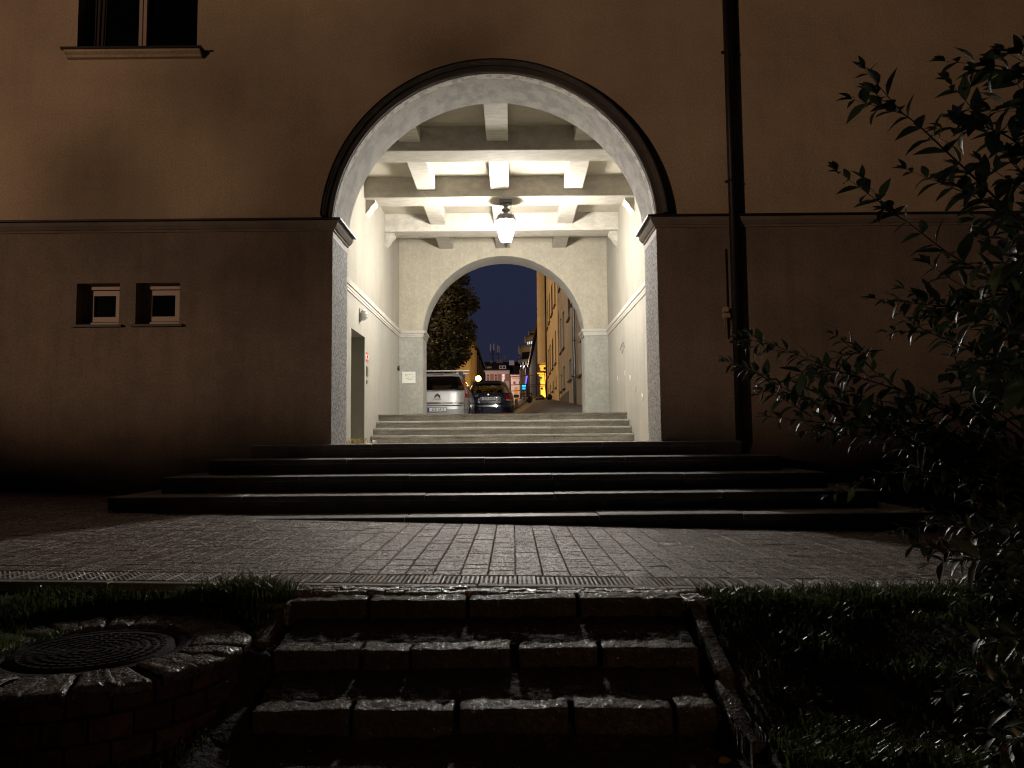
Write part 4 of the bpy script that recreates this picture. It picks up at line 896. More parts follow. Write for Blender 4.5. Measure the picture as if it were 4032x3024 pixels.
tag(pl.build('timber_board', mat('pale_timber', (.50, .36, .20), .7)), 'pale timber board lying between the two black bags', 'board')
hs = MB(); dd = 43.5; hp_ = [((2110+i*1.9-2018)/3030*dd, dd, CZ+(1736-(1578-8*math.sin(i/19*math.pi)-i*.25))/3030*dd) for i in range(20)]
hs.tube([hp_[i] for i in range(20)], [.02+.28*math.sin(i/19*math.pi)**.8*.55 for i in range(20)], 8); tag(hs.build('rubble_heap', mat('heap_brown', (.10, .07, .04), .9, bump=1, bscale=12)), 'low brown heap of rubble behind the timber board', 'rubble')
# ------------------------------------------------------------------ cars
class Car:
    def __init__(s, root, xc, yr, zg, rows, n=5.0):
        s.r = root; s.xc = xc; s.yr = yr; s.zg = zg; s.rows = rows; s.n = n
    def lv(s, z):
        r = s.rows
        if z <= r[0][0]: return r[0][1:]
        for a, b in zip(r, r[1:]):
            if z <= b[0]:
                t = (z-a[0])/(b[0]-a[0]); return tuple(a[i]+(b[i]-a[i])*t for i in (1, 2, 3))
        return r[-1][1:]
    def pt(s, x, z, off=.0):   # point on rear surface; x,z car local
        w, y0, y1 = s.lv(z); yc, l = (y0+y1)/2, (y1-y0)/2
        k = min(.999, abs(x)/w); y = yc-l*(1-k**s.n)**(1/s.n)
        return Vector((s.xc+x, s.yr+y-off, s.zg+z))
    def ring(s, a, z):
        w, y0, y1 = s.lv(z); yc, l = (y0+y1)/2, (y1-y0)/2; c, q = math.cos(a), math.sin(a)
        return Vector((s.xc+w*math.copysign(abs(c)**(2/s.n), c), s.yr+yc+l*math.copysign(abs(q)**(2/s.n), q), s.zg+z))
    def patch(s, name, m, fl, fr, z0, z1, off=.006, nu=10, nv=5, parent=None, thick=.0):
        q = MB()
        def f(u, v):
            z = z0+(z1-z0)*v; a = fl(v) if callable(fl) else fl; b = fr(v) if callable(fr) else fr
            return s.pt(a+(b-a)*u, z, off)
        q.grid(f, nu, nv); return q.build(name, m, parent or s.r)
    def body(s, m, mg, isglass, nseg=96, nz_=44):
        zt = s.rows[-1][0]; z0 = s.rows[0][0]; zs = sorted(set([r[0] for r in s.rows]+[z0+(zt-z0)*i/nz_ for i in range(nz_+1)]))
        b, g = MB(), MB()
        for i in range(len(zs)-1):
            for k in range(nseg):
                a0, a1 = 2*math.pi*k/nseg, 2*math.pi*(k+1)/nseg
                v = [s.ring(a0, zs[i]), s.ring(a1, zs[i]), s.ring(a1, zs[i+1]), s.ring(a0, zs[i+1])]
                c = (v[0]+v[1]+v[2]+v[3])/4; loc = (c.x-s.xc, c.y-s.yr, c.z-s.zg)
                (g if isglass(*loc) else b).add(v, [(0,1,2,3)], 0, True)
        b.add([s.ring(2*math.pi*k/nseg, zt) for k in range(nseg)], [tuple(range(nseg))]); b.add([s.ring(2*math.pi*k/nseg, z0) for k in range(nseg)], [tuple(range(nseg))])
        for q, nm, mm in ((b, 'body', m), (g, 'window_glass', mg)):
            o = q.build(nm, mm, s.r)
            import bmesh
            bm = bmesh.new(); bm.from_mesh(o.data); bmesh.ops.remove_doubles(bm, verts=bm.verts, dist=.0006); bmesh.ops.recalc_face_normals(bm, faces=bm.faces); bm.to_mesh(o.data); bm.free()
    def wheel(s, x, y, r=.32):
        q = MB(); q.lathe([(r*.65, -.1), (r*.95, -.11), (r, -.08), (r, .08), (r*.95, .11), (r*.65, .1)], (0, 0, 0), 24); M = Matrix.Translation((s.xc+x, s.yr+y, s.zg+r)) @ Matrix.Rotation(R(90), 4, 'Y'); q.v = [tuple(M @ Vector(v)) for v in q.v]
        w = q.build('wheel', M_black, s.r); q = MB(); q.lathe([(r*.64, -.10), (r*.60, -.06), (.05, -.05), (.05, .05), (r*.60, .06), (r*.64, .10)], (0, 0, 0), 18); q.v = [tuple(M @ Vector(v)) for v in q.v]; q.build('rim', M_zinc, w)
    def plate(s, x, z, txt, w=.52, h=.11, bord=M_black):
        p = s.pt(x, z, .03); q = MB(); q.box(p.x-w/2, p.x+w/2, p.y-.004, p.y+.02, p.z-h/2, p.z+h/2); pl = q.build('licence_plate', mat('plate_white', (.85, .86, .87), .35, var=.04), s.r)
        q = MB(); q.box(p.x-w/2-.012, p.x+w/2+.012, p.y+.0, p.y+.03, p.z-h/2-.012, p.z+h/2+.012); q.build('plate_holder', bord, s.r)
        q = MB(); q.box(p.x-w/2+.002, p.x-w/2+.048, p.y-.0055, p.y-.0042, p.z-h/2+.003, p.z+h/2-.003); q.build('blue_band', mat('plate_blue', (.02, .08, .5), .35, var=.04), pl)
        M = Matrix.Translation((p.x+.022, p.y-.0075, p.z)) @ Matrix.Rotation(R(90), 4, 'X') @ Matrix.Diagonal((.80, 1.12, 1, 1))
        text('plate_number', txt, .105, M, mat('plate_ink', (.02, .02, .02), .5), pl, .0015)
        q = MB(); q.lathe([(.010, 0), (.010, .002)], (0,0,0), 10); Mm = Matrix.Translation((p.x-.02, p.y-.0055, p.z+.02)) @ Matrix.Rotation(R(90), 4, 'X'); q.v = [tuple(Mm @ Vector(v)) for v in q.v]; q.build('plate_sticker', mat('sticker_violet', (.35, .25, .5), .5), pl)
def paint(name, col, metal, rough):
    m = mat(name, col, rough, var=.06, metal=metal); b = m.node_tree.nodes['Principled BSDF']; b.inputs['Coat Weight'].default_value = .8; b.inputs['Coat Roughness'].default_value = .06; return m
M_red = mat('tail_lamp_red', (.35, .012, .02), .12, var=.1); M_redp = mat('tail_lamp_pale', (.55, .30, .30), .12, var=.1)
G1 = glass('tinted_rear_glass', (.22, .22, .22), .2); G2 = glass('clear_car_glass', (.62, .64, .62), .2)
# silver people carrier
sx_ = (1724-2018)/3030*22.3; szg = CZ+.42
SC = thing('silver_people_carrier', 'silver people carrier with roof bars parked left behind the far arch', 'car', (sx_, 22.2, szg))
sc = Car(SC, sx_, 22.2, szg, [(.20, .84, .10, 4.5), (.32, .90, .0, 4.58), (.52, .915, -.02, 4.6), (.60, .915, -.01, 4.6), (.62, .91, .03, 4.6), (.80, .915, .05, 4.55), (.95, .91, .07, 4.4), (1.02, .90, .09, 3.9), (1.20, .83, .15, 3.6), (1.40, .735, .24, 3.2), (1.52, .67, .32, 2.9), (1.58, .60, .42, 2.7), (1.62, .45, .7, 2.4)], 5.5)
sil = paint('silver_paint', (.60, .61, .62), .40, .42)
def isg(x, y, z):
    if not (1.06 < z < 1.50): return False
    if y < 1.0: return abs(x) < .80-.42*(z-1.02)
    if y > 2.6: return abs(x) < .60 and z < 1.44
    return abs(x) > .6 and 1.10 < z < 1.42 and (.9 < y < 1.9 or 2.05 < y < 2.9)
sc.body(sil, G1, isg)
for y in (.85, 3.6):
    for x in (-.80, .80): sc.wheel(x, y)
for sg in (-1, 1):
    sc.patch('tail_light', M_red, lambda v, sg=sg: sg*(.78-.12*max(0, v-.4)/.6*1.0), lambda v, sg=sg: sg*(.885-.15*max(0, v-.25)/.75), .86, 1.42, .010, 6, 14)
    sc.patch('reverse_light', M_redp, lambda v, sg=sg: sg*(.80-.05*v), lambda v, sg=sg: sg*(.86-.05*v), .98, 1.28, .016, 4, 8)
    sc.patch('quarter_trim', M_black, lambda v, sg=sg: sg*(.66+.09*(1-v)), lambda v, sg=sg: sg*(.70+.13*(1-v)), 1.16, 1.50, .008, 4, 8)
    sc.patch('bumper_seam', M_black, sg*.775, sg*.785, .34, .86, .009, 2, 8)
sc.patch('tailgate_seam', M_black, -.79, .79, .605, .628, .008, 20, 2)
sc.patch('chrome_strip', mat('bright_chrome', (.8, .8, .8), .12, metal=1, var=.02), -.77, .77, .665, .715, .016, 20, 3)
sc.patch('lower_seam', mat('grey_seam', (.14, .14, .14), .6), -.75, .75, .345, .36, .008, 20, 2)
sc.patch('bumper_crease', mat('grey_seam', (.14, .14, .14), .6), .79, .88, .50, .515, .008, 5, 2)
sc.patch('third_brake_light', M_red, -.14, .14, 1.535, 1.555, .012, 6, 2)
sc.patch('window_trim', M_black, lambda v: -(.80-.42*.04), lambda v: (.80-.42*.04), 1.035, 1.062, .006, 20, 2)
sc.plate(.0, .50, '6C8  6412', w=.54)
# emblem: two chevrons, plus wordmark
q = MB()
for k, (dz, h) in enumerate(((.945, .05), (.905, .05))):
    for sg in (-1, 1):
        p0 = sc.pt(0, dz, .02); p1 = sc.pt(sg*.085, dz-.075, .02); up = Vector((0, 0, .032)); fw_ = Vector((0, -.012, 0))
        q.add([p0, p1, p1+up, p0+up, p0+fw_, p1+fw_, p1+up+fw_, p0+up+fw_], [(4,5,6,7),(0,1,5,4),(2,3,7,6),(1,2,6,5),(0,3,7,4)])
q.build('emblem', mat('emblem_chrome', (.30, .34, .30), .2, metal=.9), SC)
p = sc.pt(0, .80, .012); text('wordmark', 'CITROËN', .055, Matrix.Translation(p) @ Matrix.Rotation(R(90), 4, 'X'), mat('badge_grey', (.18, .19, .18), .3, metal=.6), SC)
q = MB(); pw0 = sc.pt(0, 1.09, .03); q.tube([pw0, sc.pt(.25, 1.085, .03), sc.pt(.52, 1.10, .02)], .009, 6); q.lathe([(.025, -.02), (.025, .02)], pw0, 10); q.build('wiper', M_black, SC)
q = MB(); p = sc.pt(-.03, .26, .05); q.tube([p+Vector((0, .1, 0)), p+Vector((0, -.03, 0)), p+Vector((0, -.04, .05))], .02, 8); q.lathe([(.03, .04), (.03, .10)], p+Vector((0, -.04, 0)), 10); q.build('tow_bar', M_black, SC)
for x in (-.29, .30): q = MB(); p = sc.pt(x, .285, .006); q.lathe([(.018, 0), (.018, .006)], (0,0,0), 10); Mm = Matrix.Translation(p) @ Matrix.Rotation(R(90), 4, 'X'); q.v = [tuple(Mm @ Vector(v)) for v in q.v]; q.build('parking_sensor', M_black, SC)
for k, (yy, zz, w) in enumerate(((.95, 1.70, .90), (2.0, 1.70, .84))):
    q = MB(); q.bbox(sx_-w, sx_+w-.03, 22.2+yy-.04, 22.2+yy+.04, szg+zz-.012, szg+zz+.024, .008); rb = q.build('roof_bar', mat('roof_bar_alu', (.85, .86, .86), .35, metal=.1, var=.05), SC)
    for sg in (-1, 1): q = MB(); q.bbox(sx_+sg*.62-.06, sx_+sg*.62+.06, 22.2+yy-.06, 22.2+yy+.06, szg+1.52, szg+zz-.013, .015); q.build('bar_foot', M_black, rb)
for sg in (-1, 1):
    q = MB(); q.rock(sx_+sg*1.0-.10, sx_+sg*1.0+.10, 25.1, 25.25, szg+.98, szg+1.14, 5+sg, amp=.004, r=.05, step=.03); q.build('wing_mirror', M_black, SC)
    q = MB(); q.bbox(sx_+sg*.38-.20, sx_+sg*.38+.20, 23.2, 23.35, szg+.7, szg+1.17, .04); q.lathe([(.13, 0), (.14, .1), (.13, .2), (.05, .23)], (sx_+sg*.38, 23.27, szg+1.16), 14, sy=.5); q.build('rear_seat', M_dark, SC)
# dark estate
ex = (1923.5-2018)/3030*26.6; ezg = CZ+.665
EC = thing('dark_estate_car', 'dark blue estate car parked beyond the silver people carrier', 'car', (ex, 26.5, ezg))
ec = Car(EC, ex, 26.5, ezg, [(.20, .84, .06, 4.4), (.30, .88, .0, 4.5), (.50, .89, -.02, 4.52), (.60, .89, -.01, 4.5), (.63, .885, .05, 4.5), (.86, .89, .06, 4.4), (1.0, .865, .10, 3.7), (1.15, .77, .25, 3.35), (1.30, .69, .42, 3.0), (1.40, .62, .54, 2.75), (1.45, .55, .62, 2.5), (1.49, .40, .9, 2.3)], 5)
nav = paint('dark_navy_paint', (.004, .008, .034), .0, .2)
def isg2(x, y, z):
    if not (1.0 < z < 1.43): return False
    if y < .95: return abs(x) < .70-.42*(z-1.0)
    if y > 2.4: return abs(x) < .74-.3*(z-1.0)
    return abs(x) > .5 and 1.04 < z < 1.36 and (1.15 < y < 1.9 or 2.0 < y < 2.8)
ec.body(nav, G2, isg2)
for y in (.85, 3.5):
    for x in (-.78, .78): ec.wheel(x, y)
for sg in (-1, 1):
    ec.patch('tail_light', M_red, sg*.60, sg*.87, .78, .95, .012, 6, 6); ec.patch('indicator', mat('indicator_pale', (.6, .5, .42), .15), sg*.62, sg*.87, .735, .778, .012, 6, 2)
    ec.patch('reflector', M_red, sg*.40, sg*.74, .30, .325, .012, 6, 2)
    q = MB(); q.rock(ex+sg*.99-.10, ex+sg*.99+.10, 28.9, 29.05, ezg+.94, ezg+1.08, 8+sg, amp=.003, r=.05, step=.03); q.build('wing_mirror', M_black, EC)
    q = MB(); q.bbox(ex+sg*.38-.15, ex+sg*.38+.15, 28.3, 28.45, ezg+.6, ezg+1.04, .04); q.lathe([(.09, 0), (.10, .1), (.09, .17), (.05, .19)], (ex+sg*.38, 28.37, ezg+1.04), 14, sy=.5); q.build('front_seat', M_dark, EC)
ec.patch('bumper_chrome_line', mat('bumper_highlight', (.05, .06, .1), .08, metal=.9), -.75, .75, .50, .515, .010, 16, 2); ec.patch('bumper_chrome_line', mat('bumper_highlight', (.05, .06, .1), .08, metal=.9), -.72, .72, .405, .418, .010, 16, 2)
ec.patch('tailgate_seam', M_black, -.6, .6, .618, .630, .006, 16, 2)
ec.plate(.0, .80, '8C0  9443')
q = MB(); p = ec.pt(0, .935, .008); q.lathe([(.052, 0), (.052, .012), (.04, .016)], (0,0,0), 20); Mm = Matrix.Translation(p) @ Matrix.Rotation(R(90), 4, 'X'); q.v = [tuple(Mm @ Vector(v)) for v in q.v]; em = q.build('emblem', mat('bright_chrome', (.8, .8, .8), .12, metal=1, var=.02), EC)
q = MB(); dp = p+Vector((0, -.018, 0))
for pts in (((-.02, .034), (0, .004), (.02, .034)), ((-.036, .022), (-.017, -.036), (0, -.004), (.017, -.036), (.036, .022))): q.tube([dp+Vector((a, 0, b)) for a, b in pts], .004, 4)
q.build('emblem_letters', M_black, em)
ec.patch('rear_shelf_panel', M_black, -.17, .17, 1.02, 1.07, .004, 6, 2)
q = MB(); q.tube([ec.pt(0, .99, .03), ec.pt(.2, 1.0, .03), ec.pt(.42, 1.02, .03)], .009, 6); q.build('wiper', M_black, EC)
q = MB(); q.tube([Vector((ex, 27.6, ezg+1.49)), Vector((ex, 27.75, ezg+1.56))], [.015, .006], 6); q.build('aerial', M_black, EC)
for sg in (-1, 1): q = MB(); q.tube([Vector((ex+sg*.56, 27.3, ezg+1.475)), Vector((ex+sg*.56, 27.4, ezg+1.515)), Vector((ex+sg*.56, 29.2, ezg+1.515)), Vector((ex+sg*.56, 29.3, ezg+1.47))], .014, 6); q.build('roof_rail', M_zinc, EC)
q = MB(); rr = random.Random(33)
for k in range(7000):
    x = rr.uniform(-2.75, -.5); y = 52+rr.gauss(0, .35); zb = sz_(x, 52); z = zb+rr.random()*1.95*(.9+.1*math.sin(x*6)); sx = rr.uniform(.03, .07); a = Vector((rr.gauss(0, 1), rr.gauss(0, 1), rr.gauss(0, 1))).normalized(); b = a.cross(Vector((.3, .2, 1))).normalized(); p = Vector((x, y, z)); q.add([p-a*sx, p+b*sx*.6, p+a*sx, p-b*sx*.6], [(0,1,2,3)])
q.box(-2.6, -.65, 52.15, 52.4, sz_(-1.5, 52)-.2, sz_(-1.5, 52)+1.5)
tag(q.build('street_hedge', mat('hedge_leaf', (.55, .50, .20), .6, island=.4, var=.4)), 'lamp lit hedge glimpsed through the windows of the dark estate car', 'hedge')
# ------------------------------------------------------------------ street tree
TR = thing('street_tree', 'big dark leafy tree behind the silver people carrier', 'tree', (-5.2, 38, 1.6))
q = MB(); tb = Vector((-5.2, 38, 1.3))
q.tube([tb, (-5.15, 38, 3), (-5.1, 38.1, 5), (-4.9, 38, 7.5), (-4.8, 38, 10)], [.32, .25, .22, .15, .05], 12)
rr = random.Random(12)
blobs = []
def bl(px, py, rpx, d=38): p = at(px, py, d); blobs.append((p, rpx/3030*d))
for (px, py, rp, d) in ((1720, 1180, 90, 38), (1800, 1185, 75, 37.6), (1850, 1200, 42, 38), (1795, 1120, 62, 38.3), (1730, 1110, 70, 38), (1680, 1250, 90, 38), (1770, 1300, 80, 37.4), (1830, 1330, 48, 37.4), (1850, 1290, 28, 37.4), (1700, 1370, 80, 37.6), (1790, 1390, 62, 37.5), (1825, 1395, 34, 37.3), (1760, 1440, 48, 37.6), (1700, 1450, 50, 38), (1640, 1400, 70, 38), (1620, 1250, 90, 38), (1650, 1120, 80, 38), (1780, 1235, 60, 37.5), (1740, 1040, 70, 38.5), (1660, 1490, 40, 38), (1720, 1250, 130, 40), (1740, 1360, 100, 40), (1700, 1150, 120, 40.5)): bl(px, py, rp, d)
for (c, r) in blobs:
    s0 = Vector((-5.0, 38, min(c.z-.4, rr.uniform(4, 8)))); q.tube([s0, (s0+c)/2+Vector((0, 0, .3)), c], [.09, .06, .02], 6)
q.build('trunk', M_bark, TR)
q = MB()
for (c, r) in blobs:
    nl = int(1500*r*r)
    for k in range(nl):
        v = Vector((rr.gauss(0, 1), rr.gauss(0, 1), rr.gauss(0, 1))).normalized(); rad = r*(rr.random()**.28)*(1+.28*mnoise.noise(v*2.4+c)) 
        p = c+v*rad
        if mnoise.noise(p*1.1) < -.28: continue
        s = rr.uniform(.07, .14); a = Vector((rr.gauss(0, 1), rr.gauss(0, 1), rr.gauss(0, .6))).normalized(); b = a.cross(v+Vector((.01, .02, 0))).normalized()
        q.add([p-a*s, p+b*s*.45, p+a*s, p-b*s*.45], [(0,1,2,3)])
q.build('crown', M_tleaf, TR)
# ------------------------------------------------------------------ shrubs in the near right
def leaf(mb, base, dirv, upv, L, W, curl, m=0):
    d = dirv.normalized(); s = d.cross(upv).normalized(); u = s.cross(d).normalized()
    vs = []; prof = [(0, 0), (.16, .55), (.38, 1.0), (.6, .92), (.82, .5), (1, 0)]
    for i, (t, w) in enumerate(prof):
        c = base + d*(L*t) - u*(curl*L*t*t)
        if w == 0: vs.append(c)
        else: e = W*w; vs += [c+s*e+u*e*.35, c, c-s*e+u*e*.35]
    # indices: 0 | 1-3 | 4-6 | 7-9 | 10-12 | 13
    fs = [(0,1,2), (0,2,3)]
    for k in range(3): a = 1+3*k; fs += [(a, a+3, a+4, a+1), (a+1, a+4, a+5, a+2)]
    fs += [(10,13,11), (11,13,12)]
    mb.add(vs, fs, m, True)
def branch(lm, sm, pts, r0, leafL, spacing, seed, tip=True, side=0, buds=None):
    rr = random.Random(seed); P = [Vector(p) for p in pts]
    # resample (Catmull-Rom)
    S = []
    for i in range(len(P)-1):
        p0 = P[max(i-1, 0)]; p1, p2 = P[i], P[i+1]; p3 = P[min(i+2, len(P)-1)]
        for k in range(8):
            t = k/8; S.append(.5*((2*p1)+(p2-p0)*t+(2*p0-5*p1+4*p2-p3)*t*t+(3*p1-p0-3*p2+p3)*t**3))
    S.append(P[-1]); n = len(S)
    sm.tube(S, [r0*(1-.8*i/(n-1)) for i in range(n)], 6)
    L = [0]
    for i in range(1, n): L.append(L[-1]+(S[i]-S[i-1]).length)
    d = spacing*.5; k = 0
    while d < L[-1]:
        i = next(j for j in range(1, n) if L[j] >= d); p = S[i-1].lerp(S[i], (d-L[i-1])/max(1e-6, L[i]-L[i-1])); t = (S[i]-S[i-1]).normalized()
        ang = (k % 2)*math.pi/2+rr.uniform(-.5, .5); a = t.cross(Vector((0, 0, 1))).normalized(); b = t.cross(a).normalized(); k += 1
        sz = leafL*(.55+.55*math.sin(math.pi*min(1, .25+d/L[-1]*.8)))*rr.uniform(.8, 1.15)
        for sg in (-1, 1):
            o = (a*math.cos(ang)+b*math.sin(ang))*sg; dv = (o+t*.75+Vector((0, 0, rr.uniform(-.25, .1)))).normalized()
            leaf(lm, p, dv, Vector((rr.uniform(-.4, .4), rr.uniform(-.4, .4), 1)), sz, sz*.21, rr.uniform(.1, .5))
        d += spacing*rr.uniform(.8, 1.2)
    for q_ in range(3): leaf(lm, S[-1], ((S[-1]-S[-2]).normalized()+Vector((rr.uniform(-.6, .6), rr.uniform(-.6, .6), rr.uniform(-.2, .5)))), Vector((0, 0, 1)), leafL*.6, leafL*.12, .2)
    if buds is not None:
        e = S[-1]; b_ = MB(); b_.tube([e, e+Vector((rr.uniform(-.008, .008), rr.uniform(-.008, .008), .012)), e+Vector((0, 0, .026))], [.003, .0065, .003], 7); buds.append(b_)
    return S
def px3(l): return [at(x, y, d) for x, y, d in l]
def shrub(name, label, base, mains, fills, leafL, seed, spacing):
    T = thing(name, label, 'shrub', base); lm, sm, bd = MB(), MB(), []; rr = random.Random(seed)
    for i, m_ in enumerate(mains):
        S = branch(lm, sm, px3(m_), .004, leafL, spacing, seed*100+i, buds=bd)
        if i < 99:
            for k in range(2):
                j = rr.randrange(len(S)//3, len(S)-2); p = S[j]; t = (S[j]-S[j-1]).normalized(); e = p+(t+Vector((rr.uniform(-.5, .5), rr.uniform(-.5, .5), rr.uniform(-.5, .6))))*leafL*1.7
                branch(lm, sm, [p, (p+e)/2, e], .002, leafL*.75, spacing*.8, seed*1000+i*10+k)
    base = Vector(base)
    for i, (x, y, d, sp, n) in enumerate(fills):
        for k in range(n):
            c = at(x+rr.gauss(0, sp), y+rr.gauss(0, sp), d+rr.gauss(0, .22)); o = c-base; o.z *= .5; o = o.normalized()
            dv = (o*.5+Vector((rr.uniform(-.9, .5), rr.uniform(-.7, .7), rr.uniform(-.5, .6)))).normalized(); ln = leafL*rr.uniform(2.2, 4.0)
            branch(lm, sm, [c-dv*ln*.5, c+Vector((0, 0, .01)), c+dv*ln*.5], .002, leafL, spacing, seed*3000+i*100+k)
    # woody stems from the base to the fills and branch roots
    for k, f in enumerate(fills[:10]):
        c = at(f[0], f[1], f[2]); m0 = base.lerp(c, .5)+Vector((rr.uniform(-.1, .1), rr.uniform(-.1, .1), .12)); sm.tube([base+Vector((rr.uniform(-.08, .08), rr.uniform(-.08, .08), 0)), m0, c], [.011, .007, .003], 6)
    for m_ in mains:
        c = at(*m_[0]); m0 = base.lerp(c, .55)+Vector((0, 0, .15)); sm.tube([base, m0, c], [.010, .007, .004], 6)
    sm.build('stems', M_stem, T); lm.build('foliage', M_leaf, T)
    for b_ in bd: b_.build('bud', M_leafr, T)
    return T
b1 = (2.3, 2.7, gz(2.3, 2.7))
shrub('tall_shrub', 'tall leafy shrub at right edge whose sprays cross the upper wall and ledge', b1,
    [[(4150, 1000, 2.2), (3900, 760, 2.15), (3730, 600, 2.1), (3600, 480, 2.1), (3490, 405, 2.1), (3450, 370, 2.1)],
     [(4150, 720, 2.3), (4000, 560, 2.25), (3880, 500, 2.2), (3780, 470, 2.2)],
     [(4150, 560, 2.2), (4080, 360, 2.15), (3960, 270, 2.1), (3900, 260, 2.1)],
     [(4200, 400, 2.2), (4100, 280, 2.15), (4020, 210, 2.1)],
     [(4150, 1280, 2.4), (3950, 1120, 2.35), (3740, 1000, 2.3), (3580, 880, 2.3), (3500, 835, 2.3)],
     [(4150, 1020, 2.3), (4000, 880, 2.3), (3880, 800, 2.3), (3780, 740, 2.3)],
     [(4150, 900, 2.3), (4050, 720, 2.3), (3980, 620, 2.3)],
     [(4150, 1180, 2.4), (3980, 1160, 2.4), (3820, 1140, 2.4), (3660, 1040, 2.4)],
     [(4150, 1350, 2.4), (3950, 1280, 2.4), (3760, 1220, 2.4), (3640, 1180, 2.4)]],
    [(4010, 840, 2.3, 40, 3), (4040, 1000, 2.35, 45, 5), (4010, 1180, 2.4, 60, 5), (4030, 1350, 2.4, 50, 5), (4040, 1550, 2.4, 50, 5), (4070, 400, 2.15, 30, 3), (4350, 500, 2.3, 110, 9), (4450, 900, 2.4, 130, 12), (4450, 1400, 2.4, 130, 12), (4500, 1900, 2.5, 130, 10), (4750, 1200, 2.6, 150, 10)], .098, 11, .052)
b2 = (3.1, 3.3, gz(3.1, 3.3))
shrub('arching_shrub', 'arching shrub with pink buds reaching left towards the foot of the downpipe', b2,
    [[(3900, 1720, 3.2), (3600, 1560, 3.2), (3300, 1460, 3.2), (3100, 1380, 3.2), (2960, 1320, 3.2)],
     [(3900, 1760, 3.2), (3500, 1640, 3.2), (3250, 1580, 3.2), (3080, 1540, 3.2), (2980, 1460, 3.2)],
     [(3900, 1640, 3.3), (3600, 1560, 3.3), (3440, 1460, 3.3), (3380, 1380, 3.3)],
     [(3950, 1640, 3.3), (3800, 1520, 3.3), (3760, 1400, 3.3), (3740, 1330, 3.3)],
     [(3950, 1420, 3.1), (3800, 1360, 3.1), (3640, 1300, 3.1), (3520, 1210, 3.1)],
     [(3900, 1860, 3.1), (3700, 1840, 3.1), (3560, 1850, 3.1), (3450, 1880, 3.1), (3400, 1900, 3.1)],
     [(3900, 1800, 3.0), (3500, 1700, 3.1), (3200, 1660, 3.1), (3020, 1640, 3.1)],
     [(3950, 1900, 3.0), (3800, 1900, 3.0), (3620, 1870, 3.0)]],
    [(3250, 1560, 3.2, 60, 5), (3120, 1500, 3.2, 45, 4), (3420, 1620, 3.2, 60, 6), (3600, 1700, 3.15, 70, 8), (3780, 1700, 3.1, 80, 8), (3930, 1580, 3.1, 70, 7), (3930, 1800, 3.0, 80, 9), (3720, 1800, 3.1, 50, 5), (4300, 1600, 3.1, 110, 12), (4500, 1850, 3.1, 120, 12)], .085, 12, .046)
b3 = (2.1, 2.5, gz(2.1, 2.5))
shrub('low_shrub', 'low glossy leaved shrub in the bottom right corner over the grass', b3,
    [[(4100, 2250, 2.6), (3900, 2120, 2.6), (3760, 2080, 2.6), (3660, 2060, 2.6)],
     [(4100, 2300, 2.5), (3900, 2220, 2.5), (3800, 2180, 2.5), (3700, 2160, 2.5)],
     [(4100, 2100, 2.6), (3950, 2060, 2.6), (3850, 2010, 2.6)],
     [(4100, 2500, 2.3), (3980, 2520, 2.3), (3900, 2560, 2.3), (3850, 2640, 2.3)],
     [(4100, 2900, 2.2), (4000, 2920, 2.2), (3950, 2960, 2.2)]],
    [(3960, 2150, 2.55, 60, 11), (3990, 2320, 2.5, 50, 10), (4000, 2520, 2.4, 45, 8), (4020, 2750, 2.3, 40, 6), (4020, 2920, 2.2, 40, 5), (3860, 2300, 2.5, 40, 4), (4250, 2350, 2.4, 90, 10), (4300, 2700, 2.3, 90, 8)], .072, 13, .042)
# ------------------------------------------------------------------ lights
def point(name, loc, col, power, r=.15):
    l = bpy.data.lights.new(name, 'POINT'); l.energy = power; l.color = col; l.shadow_soft_size = r
    o = bpy.data.objects.new(name, l); o.location = loc; C.objects.link(o); return o
point('street_light_front', (-21, -12, 4.9), (1.0, .63, .41), 5900, .55)
l = bpy.data.lights.new('path_light', 'SPOT'); l.energy = 85; l.color = (1.0, .58, .30); l.shadow_soft_size = .15; l.spot_size = R(40); l.spot_blend = 1.0
o = bpy.data.objects.new('path_light', l); o.location = (3.2, -2.2, 2.4); C.objects.link(o); o.rotation_euler = (Vector((.25, 3.2, -.5))-Vector(o.location)).to_track_quat('-Z', 'Y').to_euler()
# added unseen hedge blocks the street lamp low down; young tree dapples the wall
hb = MB(); rr = random.Random(50)
def hf_(u, v):
    x = -19+u*15; a = math.pi*v; p = Vector((x, -1.6-.5*math.cos(a), -.4+ (3.25+.25*mnoise.noise(Vector((x*.8, 0, 0))))*min(1, math.sin(a)*2.2))); n = mnoise.fractal(p*2.5, 1, 2, 3)*.16; p.y += n; p.z += n; return p
hb.grid(hf_, 110, 18)
for k in range(6000):
    p = hf_(rr.random(), rr.random()); t = rr.uniform(.03, .06); a = Vector((rr.gauss(0, 1), rr.gauss(0, 1), rr.gauss(0, 1))).normalized(); b = a.cross(Vector((.2, .5, 1))).normalized(); p = p+Vector((0, 0, rr.uniform(0, .12))); hb.add([p-a*t, p+b*t*.6, p+a*t, p-b*t*.6], [(0,1,2,3)])
tag(hb.build('added_shade_hedge', M_grass), 'long clipped hedge added out of view behind the camera to block the street lamp', 'hedge')
GT = thing('young_tree', 'young loose crowned tree standing in the added hedge', 'tree', (-12.3, -1.5, -.4))
q = MB(); q.tube([(-12.3, -1.5, -.4), (-12.25, -1.5, 2.5), (-12.4, -1.45, 5.6)], [.07, .05, .01], 8); q.build('trunk', M_bark, GT)
q = MB()
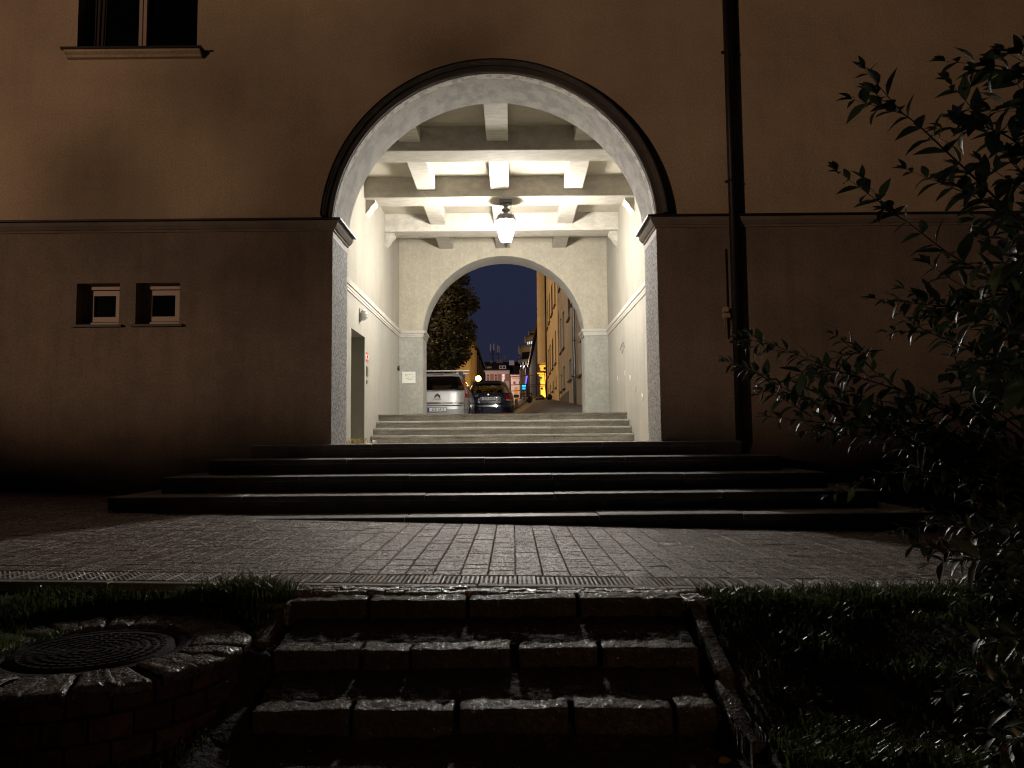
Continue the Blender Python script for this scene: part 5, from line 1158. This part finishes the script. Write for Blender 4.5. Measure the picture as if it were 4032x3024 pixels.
for k in range(1500):
    c = rr.choice([(-12.6, 5.2, .55), (-11.9, 4.6, .45), (-12.2, 4.0, .5), (-13.4, 4.5, .4), (-11.2, 5.3, .35)]); v = Vector((rr.gauss(0, 1), rr.gauss(0, 1), rr.gauss(0, 1))).normalized()*c[2]*rr.random()**.4; p = Vector((c[0], -1.5, c[1]))+v
    t = rr.uniform(.03, .05); a = Vector((rr.gauss(0, 1), rr.gauss(0, 1), rr.gauss(0, 1))).normalized(); b = a.cross(Vector((.2, .5, 1))).normalized(); q.add([p-a*t, p+b*t*.6, p+a*t, p-b*t*.6], [(0,1,2,3)])
q.build('crown', M_tleaf, GT)
point('street_light_back', (-7.5, 44.5, CZ+9), (1.0, .68, .38), 2000, .2)
point('added_tree_fill', (-6.3, 33.0, CZ+7.5), (1.0, .66, .36), 1000, .2)  # added fill with no lamp behind it, brightens the front of the tree
point('floodlight', (4.2, 57.5, CZ+3.5), (1.0, .70, .22), 1500, .2)
point('square_light', (-12, 160, CZ+16), (1.0, .72, .62), 14000, .4)
point('corner_light', (1.0, 115, CZ+11), (1.0, .70, .45), 2500, .4)
# ------------------------------------------------------------------ world: dim night sky
w = bpy.data.worlds.new('World'); scene.world = w; w.use_nodes = True; nt = w.node_tree; N = nt.nodes; L = nt.links; bg = N['Background']
g = N.new('ShaderNodeTexCoord'); sp = N.new('ShaderNodeSeparateXYZ'); L.new(g.outputs['Generated'], sp.inputs[0])
mr = N.new('ShaderNodeMapRange'); mr.inputs['From Min'].default_value = .1; mr.inputs['From Max'].default_value = .95; mr.inputs['To Min'].default_value = .03; mr.inputs['To Max'].default_value = 1.0; L.new(sp.outputs['Y'], mr.inputs['Value'])
rg = N.new('ShaderNodeValToRGB'); rg.color_ramp.elements[0].color = (.016, .018, .036, 1); rg.color_ramp.elements[1].color = (.016, .020, .049, 1); rg.color_ramp.elements[1].position = .4; L.new(sp.outputs['Z'], rg.inputs[0])
L.new(rg.outputs[0], bg.inputs['Color']); L.new(mr.outputs['Result'], bg.inputs['Strength'])
